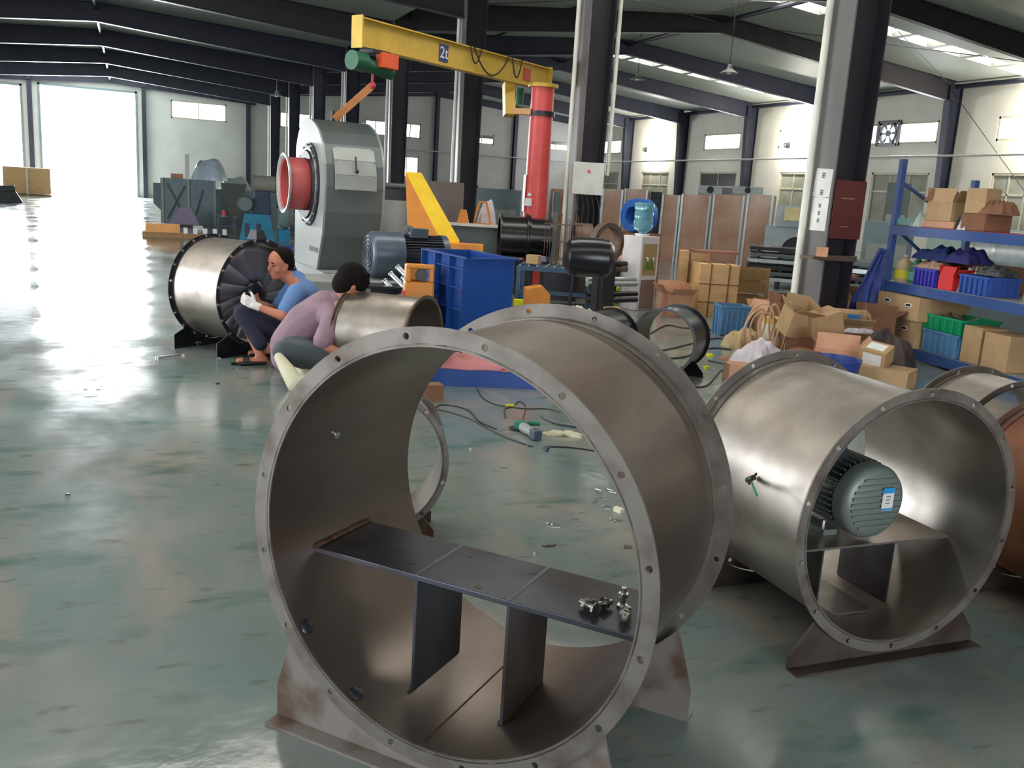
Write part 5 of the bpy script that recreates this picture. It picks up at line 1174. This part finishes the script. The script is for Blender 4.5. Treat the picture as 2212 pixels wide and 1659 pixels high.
# top shelf
z = SH[2]+.001
rbox(carton, 'long pale green box lying at the end of the top shelf', .18, z, .30, .2, .075, mat('box_mint', (120, 166, 156), .6))
q = rkp(.34, .16, z+.0); cloth('clear_bag', 'clear plastic bag of parts hanging over the end of the top shelf', 'bag', mat('clear_bag_grey', (176, 184, 176), .2, coat=.5, bump=.6), tuple(q), .34, .26, .17, 57, .2)
t = rbox(carton, 'crumpled open carton with torn flaps on the top shelf', .72, z+.07, .40, .32, .20, CARD, flaps=1)
rbox(carton, 'flat mixed carton tray under the crumpled carton on the top shelf', .74, z, .50, .36, .066, CARDP)
q = rkp(.62, .14, z+.275); cloth('brown_paper', 'brown crumpled paper sticking out of the torn carton', 'paper', CARDD, tuple(q), .34, .24, .14, 58, -1.4)
q = rkp(1.04, .14, z); cloth('black_film', 'black shiny crumpled film beside the torn carton', 'film', mat('film_black', (52, 50, 52), .25, bump=.6), tuple(q), .26, .26, .20, 59, 0)
rbox(carton, 'plain tan carton with a small mark beside the black film', 1.26, z, .34, .3, .16, CARDD)
rbox(carton, 'upright tan carton with a dark ring mark on the top shelf', 1.22, z+.168, .22, .22, .24, CARD, turn=.25)
q = rkp(1.44, .16, z+.168); cloth('brown_paper', 'brown crumpled paper heap at the picture edge of the top shelf', 'paper', CARDD, tuple(q), .30, .26, .16, 60, 0)
q = rkp(1.10, .07, z); cloth('white_bag', 'small white plastic bag at the front edge of the top shelf', 'bag', WBAG, tuple(q), .16, .12, .11, 61, 0)
# tarp hanging from the rack end
tp = MB(); n, m_ = 26, 16; vs = []
top0 = rkp(-.05, -.07, 1.15); 
for i in range(n+1):
    for j in range(m_+1):
        u, v = i/n, j/m_-.5; wd_ = .06+.30*min(1, u*1.5)
        p = top0+Vector((-1, .15, 0)).normalized()*(wd_*(v+.28)+.10*u)+Vector((0, -.03-.03*math.sin(14*v+3*u), 0))
        p.z = 1.15-u*.80+.05*math.cos(7*v)*u; vs.append(p)
tp.add(vs, [(i*(m_+1)+j, (i+1)*(m_+1)+j, (i+1)*(m_+1)+j+1, i*(m_+1)+j+1) for i in range(n) for j in range(m_)], None, True)
o = tag(tp.build('hanging_cloth', TARP, None), 'dark blue cloth hanging folded from the end post of the rack', 'cloth'); sm = o.modifiers.new('thick', 'SOLIDIFY'); sm.thickness = .012
# ================================================================ cartons heaped on the floor
def floor_carton(label, px, D, w, d, h, rz, z=0, **kw):
    q = fl(px, D); return carton(label, (q.x, q.y, z), w, d, h, rz, **kw)
va = lambda px: -math.atan2(fl(px, 10).x, fl(px, 10).y)
floor_carton('open pinkish carton with raised flaps beside the water dispenser', 1455, 12.4, .36, .36, .30, va(1455)+.45, m=CARDP, flaps=2)
# strapped wooden crate with an open slatted top beside
q = fl(1545, 12.5); t = thing('strapped_crate', 'pale wood crate bound with dark straps behind the blue crate', 'crate', (q.x, q.y, 0), va(1545)+.25)
MB().box((0, .28, .36), (.54, .56, .72)).build('boards', WOOD, t)
for x in (-.12, .13): MB().box((x, -.004, .36), (.018, .008, .73)).box((x, .28, .724), (.018, .57, .006)).build('strap', CARDD, t)
for zz in (.2, .45): MB().box((0, -.004, zz), (.55, .008, .014)).build('strap', CARDD, t)
q = fl(1490, 13.35); t = thing('wood_stack', 'bundle of pale upright wood boards behind the strapped crate', 'boards', (q.x, q.y, 0), va(1497)+.1)
MB().box((0, .1, .42), (.42, .3, .84)).build('boards', WOOD, t); MB().box((-.08, -.06, .42), (.02, .02, .8)).build('strap', CARDD, t)
simple('brown_board', 'reddish brown flat board lying on the upright wood boards', 'board', MB().box((0, .1, .02), (.62, .36, .04)), mat('board_brown', (146, 100, 86), .7), 1532, 12.9, zb=.845, rz=va(1530)+.3)
q = fl(1608, 13.4); t = thing('open_wood_crate', 'low open wooden crate of weathered planks beside the strapped crate', 'crate', (q.x, q.y, 0), va(1598)+.2)
for zz in (.14, .36, .55): MB().box((0, 0, zz), (.60, .02, .16)).box((0, .5, zz), (.60, .02, .16)).box((-.29, .25, zz), (.02, .5, .16)).box((.29, .25, zz), (.02, .5, .16)).build('plank', WOODD, t)
for sx in (-.28, .28): MB().box((sx, -.015, .33), (.05, .03, .66)).build('corner_post', WOODD, t)
q = fl(1575, 10.9); crate('light blue ribbed plastic crate standing on end by the black duct', (q.x, q.y, 0), .34, .30, .36, va(1575)+.3, CRATEB)
floor_carton('peach open carton right of the light blue crate', 1655, 10.9, .32, .40, .30, va(1655)+.55, m=CARDP, flaps=3)
floor_carton('dark brown carton side between the peach carton and the column', 1700, 11.4, .40, .36, .34, va(1700)+.4, m=CARDD, flaps=1)
floor_carton('tan carton base hidden under the tilted cartons', 1750, 9.3, .50, .44, .26, va(1745)+.1, m=CARDD, lid=True)
floor_carton('tilted tan carton with one flap up leaning before the column', 1704, 9.25, .28, .26, .26, va(1712)+.5, z=.275, tilt=(.25, .15), flaps=2)
floor_carton('tilted tan carton with its bright side to the light on the carton heap', 1772, 9.15, .30, .24, .24, va(1765)+.6, z=.30, tilt=(.12, -.32), lid=True)
floor_carton('open carton with white papers inside on the carton heap', 1830, 9.55, .36, .30, .38, va(1815)+.2, flaps=2)
floor_carton('tall leaning carton with raised flaps behind the carton heap', 1850, 10.9, .36, .34, .50, va(1842)+.5, m=CARDD, flaps=2)
floor_carton('brown open carton with raised flap beside the rack leg', 1880, 9.95, .34, .30, .44, va(1868)+.3, m=CARDD, flaps=3)
floor_carton('pinkish tan carton with a hand hole in front of the heap', 1800, 8.75, .40, .34, .24, va(1800)+.05, m=CARDP, flaps=1, holes=(('f', .09, .14),))
floor_carton('small tan carton lying behind the hand hole carton', 1735, 8.7, .26, .24, .20, va(1740)-.4, m=CARDD)
q = fl(1830, 9.55); cloth('paper_sheets', 'white sheets of paper lying in the open carton', 'paper', WBAG, (q.x, q.y, .30), .26, .2, .09, 71, .3)
q = pd(1835, 640, 10.2); tag(MB().bar(fl(1800, 11.3)+Vector((0, 0, .02)), pd(1834, 598, 11.4), .05, .03).build('wooden_slat', WOOD, None), 'pale wooden slat leaning up behind the open paper carton', 'slat')
tpk = tag(MB().box((0, 0, 0), (.16, .1, .04)).build('tape_pack', mat('salmon', (224, 140, 110), .5), None), 'salmon coloured tape pack on the leaning wooden slat', 'tape'); tpk.location = pd(1834, 596, 11.4)
q = fl(1790, 8.0); t = thing('plastic_basin', 'broad blue plastic basin lying behind the motor duct', 'lid', (q.x, q.y, 0), va(1790)); MB().lathe([(0, .0), (.20, .0), (.25, .26), (.235, .26), (.19, .02), (0, .02)], 'z', 28).build('shell', NAVYB, t)
floor_carton('open tan carton tray lying behind the motor duct', 1905, 8.25, .50, .36, .16, va(1875)-.25, lid=True)
q = fl(1885, 8.35); t = carton('tilted tan carton with a large white label', (q.x, q.y, .18), .24, .20, .16, va(1862)-.35, tilt=(.35, .1)); MB().box((0, -.102, .08), (.17, .004, .12)).build('label', WHITEP, t); MB().box((0, .0, .169), (.16, .12, .002)).build('label', WHITEP, t)
floor_carton('small tan carton tray at the foot of the rack behind the grey duct', 1930, 8.3, .30, .24, .12, va(1930)+.2, lid=True)
q = fl(1905, 8.9); cloth('dark_rag_heap', 'dark brown tangled scrap heap before the rack end', 'scrap', mat('scrap_dark', (84, 70, 64), .8, rgb2=(40, 32, 32), lo=.4, hi=.65, bump=.8), (q.x, q.y, 0), .56, .5, .50, 72, .2, n=34, kind=None)
q = fl(1845, 9.25); cloth('white_paper_strip', 'strip of pinkish white paper on the scrap heap', 'paper', WBAG, (q.x, q.y, .33), .34, .10, .05, 73, -.5)
simple('blue_tin', 'small blue tin lying on the cartons by the scrap heap', 'tin', MB().box((0, .05, .03), (.13, .1, .06)), mat('tin_blue', (30, 96, 150), .4), 1832, 9.5, zb=.42)
# hose coil, bag, bucket
q = fl(1655, 9.5); t = thing('hose_coil', 'loose upright coil of tan hose round a white bucket', 'hose', (q.x, q.y, 0), va(1672))
for i in range(8):
    R_ = .23+.035*math.sin(i*1.9); x0 = -.16+.055*i
    MB().tube([(x0+.05*math.sin(a+i)+.1*math.cos(a), .0+.06*math.cos(a+i*2), R_+.02+R_*math.sin(a)) for a in [2*PI*k/28 for k in range(28)]], .011, 6, closed=True).build('loop', mat('hose_tan', (190, 152, 116), .5), t)
q = fl(1668, 9.85); t = thing('bucket', 'white bucket with a yellow top inside the hose coil', 'bucket', (q.x, q.y, 0)); MB().lathe([(0, 0), (.12, 0), (.14, .3), (0, .3)], 'z', 24).build('body', mat('bucket_white', (214, 206, 190), .5), t); MB().cyl((0, 0, .3), (0, 0, .36), .13, n=20).build('lid', mat('bucket_yellow', (206, 170, 30), .5), t)
q = fl(1640, 8.85); cloth('white_sack', 'soft white plastic sack lying behind the motor duct flange', 'sack', WBAG, (q.x, q.y, 0), .50, .40, .26, 74, .3)
q = fl(1605, 9.9); cloth('tan_sack', 'tan sacking heap left of the hose coil', 'sack', mat('sack_tan', (170, 148, 108), .9, bump=.5), (q.x, q.y, 0), .40, .40, .24, 75, .1)
floor_carton('small tan carton corner at the rear rim of the motor duct', 1590, 8.0, .20, .2, .15, va(1590)+.3, m=CARDP)
# things on the nearest column: signs, red board, bracket
XC, YC = 7.15, YK[3]
cb = tag(MB().box((XC+.02, YC-.19, 1.60), (.42, .012, .62)).build('notice_board', mat('board_maroon', (92, 40, 38), .5), None), 'dark red notice board fixed to the nearest steel column', 'board')
cb.location = (0, 0, -.05)
for (zz, w) in ((1.72, .18), (1.42, .12)): MB().box((XC+.02-.03, YC-.1975, zz), (w, .003, .012)).build('lettering', mat('faded_pink', (160, 110, 104), .6), cb)
ns = thing('notice_sheet', 'white vertical notice sheets with dark characters on the column flange', 'notice', (XC-.218, YC-.02, 1.62), 0)
MB().box((0, 0, .20), (.006, .26, .30), M=Matrix.Rotation(.05, 4, 'X')).build('upper_sheet', WHITEP, ns); MB().box((0, 0, -.13), (.006, .25, .36)).build('lower_sheet', WHITEP, ns)
rs = random.Random(9)
for zz in (.28, .10, -.04, -.12, -.20):
    g = MB(); s = .06 if zz > 0 else .045
    for k in range(3): g.box((-.0045, 0, zz+(k-1)*s*.38), (.002, s*(.9 if k != 1 else .6), s*.12))
    g.box((-.0045, 0, zz), (.002, s*.13, s*.95)); g.box((-.0045, s*.3, zz-.1*s), (.002, s*.1, s*.6)); g.box((-.0045, -s*.32, zz+.1*s), (.002, s*.1, s*.7))
    g.build('character', mat('ink', (90, 90, 96), .7), ns)
brk = thing('angle_bracket', 'rusty angle bracket strapped round the nearest column with cups on it', 'bracket', (XC, YC, 1.03)); MB().box((-.30, -.20, 0), (.34, .20, .03)).box((-.05, -.21, 0), (.5, .04, .06)).build('plate', RUST, brk)
simple('paper_cup_stack', 'small pink and white packet standing on the column bracket', 'packet', MB().box((0, 0, .05), (.12, .08, .10)), CARDP, 1738, 9, zb=1.046).location = (XC-.32, YC-.26, 1.046)
# ================================================================ small things on the floor
def fcable(label, pts, r=.007, m=None, name='cable', lift=.0):
    P_ = [at(x, y, 0) for x, y in pts]; Q = []
    for i in range(len(P_)-1):       # Catmull-Rom
        p0, p1, p2, p3 = P_[max(i-1, 0)], P_[i], P_[i+1], P_[min(i+2, len(P_)-1)]
        for k in range(6):
            t = k/6; Q.append(.5*((2*p1)+(p2-p0)*t+(2*p0-5*p1+4*p2-p3)*t*t+(3*p1-p0-3*p2+p3)*t**3))
    Q.append(P_[-1])
    for q in Q: q.z = r
    return tag(MB().tube(Q, r, 6).build(name, m or CABLE, None), label, 'cable')
# angle grinder
g = at(1130, 935, 0); e = at(1165, 955, 0)
t = thing('angle_grinder', 'green and grey hand grinder with its cord lying on the floor beyond the big duct', 'grinder', (g.x, g.y, 0), math.atan2(e.y-g.y, e.x-g.x))
dgr = mat('tool_green', (24, 110, 88), .5)
MB().lathe([(0, -.02), (.030, -.01), (.034, .03), (.028, .10), (.034, .14), (0, .15)], 'x', 18, Matrix.Translation((0, 0, .036))).build('body', GREYP, t)
MB().box((.165, 0, .036), (.07, .06, .06)).build('tail_housing', SLATE, t, bevel=.006)
MB().box((-.055, .02, .035), (.10, .06, .055), rz=.5).build('gear_head', dgr, t, bevel=.008)
MB().cyl((-.06, .04, .045), (-.02, .13, .05), .016, n=12).build('side_handle', dgr, t)
MB().cyl((-.085, 0, .006), (-.085, 0, .012), .055, n=24).build('disc', DKSTEEL, t)
t = thing('socket_plug', 'small grey plug lying in front of the grinder', 'plug', tuple(at(1176, 975, 0))); MB().cyl((0, 0, .016), (.03, .02, .016), .016, n=12).build('body', SLATE, t)
fcable('dark cord looping from the grinder tip to the yellow joint', [(1130, 905), (1135, 880), (1122, 868), (1106, 880), (1090, 885), (1092, 905)], .004)
fcable('dark cord running from the blue frame past the yellow joint', [(1030, 840), (1042, 860), (1068, 874), (1098, 880), (1140, 884), (1180, 884), (1210, 892)], .004)
fcable('long double bent cord from the left to the grinder', [(1072, 928), (1035, 912), (1015, 890), (990, 880), (955, 876), (940, 884), (965, 890), (1010, 904), (1050, 925), (1090, 945), (1150, 966)], .005)
fcable('dark cord leading from the grinder tail off behind the duct rim', [(1180, 966), (1230, 968), (1290, 976)], .005)
simple('cable_joint', 'small yellow cable joint on the floor near the grinder', 'joint', MB().cyl((-.03, 0, .012), (.03, .01, .012), .012, n=10), mat('joint_yellow', (196, 180, 60), .5), 1101, dep(at(1101, 880, 0)))
tag(MB().tube([at(1170, 900, .0)+Vector((0, 0, .012)), at(1180, 908, 0)+Vector((0, 0, .012)), at(1205, 918, 0)+Vector((0, 0, .012)), at(1245, 924, 0)+Vector((0, 0, .012))], .012, 6).build('curved_strip', GREYD, None), 'curved grey steel strip on the floor behind the grinder', 'strip')
cloth('dirty_glove', 'dirty white work glove lying flat behind the duct rim', 'glove', mat('glove_dirty', (196, 190, 164), .9, rgb2=(90, 84, 70), lo=.55, hi=.62), tuple(at(1215, 940, 0)), .24, .09, .03, 81, -.5, n=20)
# tool tangle by the blue frame
t = thing('chain_tool', 'tangled grey steel shackle and rods by the blue base frame', 'tool', tuple(at(1072, 832, 0)), -.4)
for i in range(6):
    a = rg.uniform(0, 3); MB().bar((-.04+.02*i, 0, .015+.01*i), (-.04+.02*i+.09*math.cos(a), .09*math.sin(a), .03+.012*i), .014, .012).build('rod', SILVER, t)
MB().box((.03, .03, .03), (.07, .06, .06)).build('block', SLATED, t)
# silver chips, screws
spots = [(1018, 969, .03, .012, 'bright silver chip alone on the open floor through the duct'), (1138, 966, .025, .01, 'bright silver chip beside the grinder tail')]
for px, py, a, b_, lb in spots:
    q = at(px, py, 0); tag(MB().box((q.x, q.y, .005), (a, b_, .01), rz=.9).build('metal_chip', BOLT, None), lb, 'chip')
def screw(px, py, rz, label, L=.045, m=BOLT, group='bright screws scattered on the floor through the duct'):
    q = at(px, py, 0); t = thing('screw', label, 'screw', (q.x, q.y, 0), rz, group)
    MB().cyl((-L/2, 0, .006), (-L/2+.006, 0, .006), .006, n=8).build('head', m, t); MB().cyl((-L/2+.006, 0, .006), (L/2, 0, .006), .0025, n=6).build('shank', m, t)
sp = [(1290, 1060, -.9), (1297, 1068, -.7), (1292, 1078, -.2), (1302, 1082, -.8), (1316, 1060, -.9), (1322, 1066, -.9), (1310, 1096, -.4), (1326, 1124, -.3), (1335, 1128, -.2), (1190, 1134, -.3), (1200, 1136, -.2), (1240, 1124, -.5), (1088, 1012, -.2), (1285, 1086, .4)]
for i, (x, y, a) in enumerate(sp):
    lb = 'bright screw in the scatter by the inner rim of the big duct' if i < 9 or i == 13 else ['slim bright screw lying furthest down in the duct view', 'slim bright screw next to the lowest one in the duct view', 'tiny bright screw between the lowest screws and the scatter', 'thin grey screw below the grinder on open floor'][i-9]
    screw(x, y, a, lb, group='bright screws scattered on the floor through the duct' if i < 9 or i == 13 else None)
q = at(1336, 1106, 0); tag(MB().box((q.x, q.y, .011), (.025, .05, .022), rz=.3).build('white_plug', mat('ivory', (232, 224, 196), .5), None), 'small ivory plastic plug among the scattered screws', 'plug')
q = at(1185, 1178, 0); t = thing('steel_clip', 'brown curved clip lying on the floor behind the shelf', 'clip', (q.x, q.y, 0), -.1); MB().tube([(.03*math.cos(a), .02*math.sin(a)*.8, .004) for a in [PI+PI*k/10 for k in range(11)]], .004, 6).build('curve', RUST, t); MB().bar((0, -.016, .004), (0, .012, .004), .005, .006).build('stem', RUST, t)
q = at(1157, 1195, 0); t = thing('nut', 'small zinc nut on the floor beside the brown clip', 'nut', (q.x, q.y, 0)); MB().lathe([(.005, 0), (.010, 0), (.010, .008), (.005, .008), (.005, 0)], 'z', 6).build('body', BOLT, t)
q = at(1356, 1184, 0); tag(MB().box((q.x, q.y, .006), (.035, .018, .012), rz=-.4).build('dark_chip', RUST, None), 'dark brown chip on the floor at the inner rim', 'chip')
# tools by the impeller duct
t = thing('spanner', 'grey spanner lying on the floor left of the impeller duct foot', 'spanner', tuple(at(372, 770, 0)), .55)
MB().box((0, 0, .008), (.20, .018, .012)).build('shank', SILVER, t); MB().lathe([(.012, 0), (.026, 0), (.026, .012), (.012, .012), (.012, 0)], 'z', 16, Matrix.Translation((.11, 0, 0))).build('ring_end', SILVER, t); MB().box((-.12, .014, .008), (.05, .012, .012)).box((-.12, -.014, .008), (.05, .012, .012)).build('open_jaw', SILVER, t)
t = thing('hammer', 'short dark handled hammer with bright head on the floor by the crouching workers', 'hammer', tuple(at(530, 787, 0)), .25)
MB().cyl((-.12, 0, .014), (.10, 0, .014), .012, n=10).build('handle', BLACK, t); MB().cyl((.11, -.045, .018), (.11, .045, .018), .017, n=12).build('head', SILVER, t)
t = thing('socket', 'pair of bright sockets lying beyond the hammer head', 'socket', tuple(at(548, 779, 0)), .2); MB().cyl((0, 0, .016), (.04, 0, .016), .016, n=14).build('body', BOLT, t)
q = at(428, 747, 0); t = thing('wing_nut', 'small dark wing nut on the floor before the duct feet', 'nut', (q.x, q.y, 0)); MB().cyl((0, 0, 0), (0, 0, .03), .012, n=8).build('body', DKSTEEL, t); MB().box((0, 0, .03), (.05, .006, .02)).build('wings', DKSTEEL, t)
q = at(470, 830, 0); tag(MB().ball((q.x, q.y, .008), .012, 8, sc=(1.4, 1, .6)).build('dark_crumb', BLACK, None), 'small dark crumb on the pale floor left of the crouching worker', 'crumb')
q = at(146, 1069, 0); tag(MB().ball((q.x, q.y, .003), .009, 8, sc=(1.4, 1, .4)).build('dark_crumb', BLACK, None), 'tiny dark crumb alone on the empty left floor', 'crumb')
q = at(935, 868, 0); tag(MB().box((q.x, q.y+.06, .06), (.16, .12, .12)).build('brown_block', CARDD, None), 'small dark brown block under the small plain duct rim', 'block')
# cables near the black ring duct
fcable('dark cable crossing the floor seen through the black ring duct', [(1405, 722), (1440, 704), (1480, 710), (1520, 708), (1560, 726)], .008)
fcable('dark cable curving below the black ring duct', [(1432, 758), (1460, 752), (1500, 742), (1550, 732), (1590, 742)], .008)
fcable('dark cable running right from the black ring duct foot', [(1440, 776), (1480, 772), (1530, 754), (1580, 756)], .008)
fcable('thin dark cable on the floor before the carton corner', [(1500, 838), (1530, 832), (1560, 800), (1590, 796)], .006)
fcable('thin dark cable tangle by the yellow clips', [(1530, 780), (1550, 784), (1580, 790), (1600, 784)], .006)
for i, (x, y) in enumerate(((1533, 769), (1526, 796), (1597, 744), (1592, 768))):
    q = at(x, y, 0); tag(MB().box((q.x, q.y, .012), (.06, .03, .024), rz=.3*i).build('yellow_clip', MATS['vivid_yellow'], None), ['yellow clip beside the black ring duct', 'yellow clip below the black ring duct foot', 'yellow clip by the tan sacking heap', 'yellow clip nearest the white sack'][i], 'clip', 'yellow clips on the floor')
q = at(1452, 683, 0); t = thing('red_cap', 'small red and orange cap seen through the black ring duct', 'cap', (q.x, q.y, 0)); MB().box((.04, 0, .03), (.16, .08, .05)).build('body', mat('cap_red', (206, 60, 60), .5), t, bevel=.01); MB().box((-.06, 0, .03), (.05, .06, .05)).build('tip', mat('cap_orange', (244, 120, 40), .5), t)
cloth('yellowish_scraps', 'loose wood shavings scattered by the white sack', 'shavings', mat('shavings', (150, 112, 84), .9, bump=.6), tuple(at(1585, 775, 0)), .32, .22, .03, 90, .2, kind='stuff')

a, c = at(232, 620), at(196, 860)
k_ = (c-a); fm = MB(); n_ = 60
for i in range(n_):
    p = a+k_*(i*1.0/n_); wv = .045+.02*math.sin(i*1.7)
    if (i*7) % 5 != 0: fm.box((p.x, p.y, .0012), (wv*2, abs(k_.y)*1.0/n_*.98, .0016))
struct('trim_floor_line', fm, mat('worn_orange_line', (160, 144, 122), .25, scale=6, alpha=.5, rgb2=(130, 132, 122), lo=.4, hi=.6))
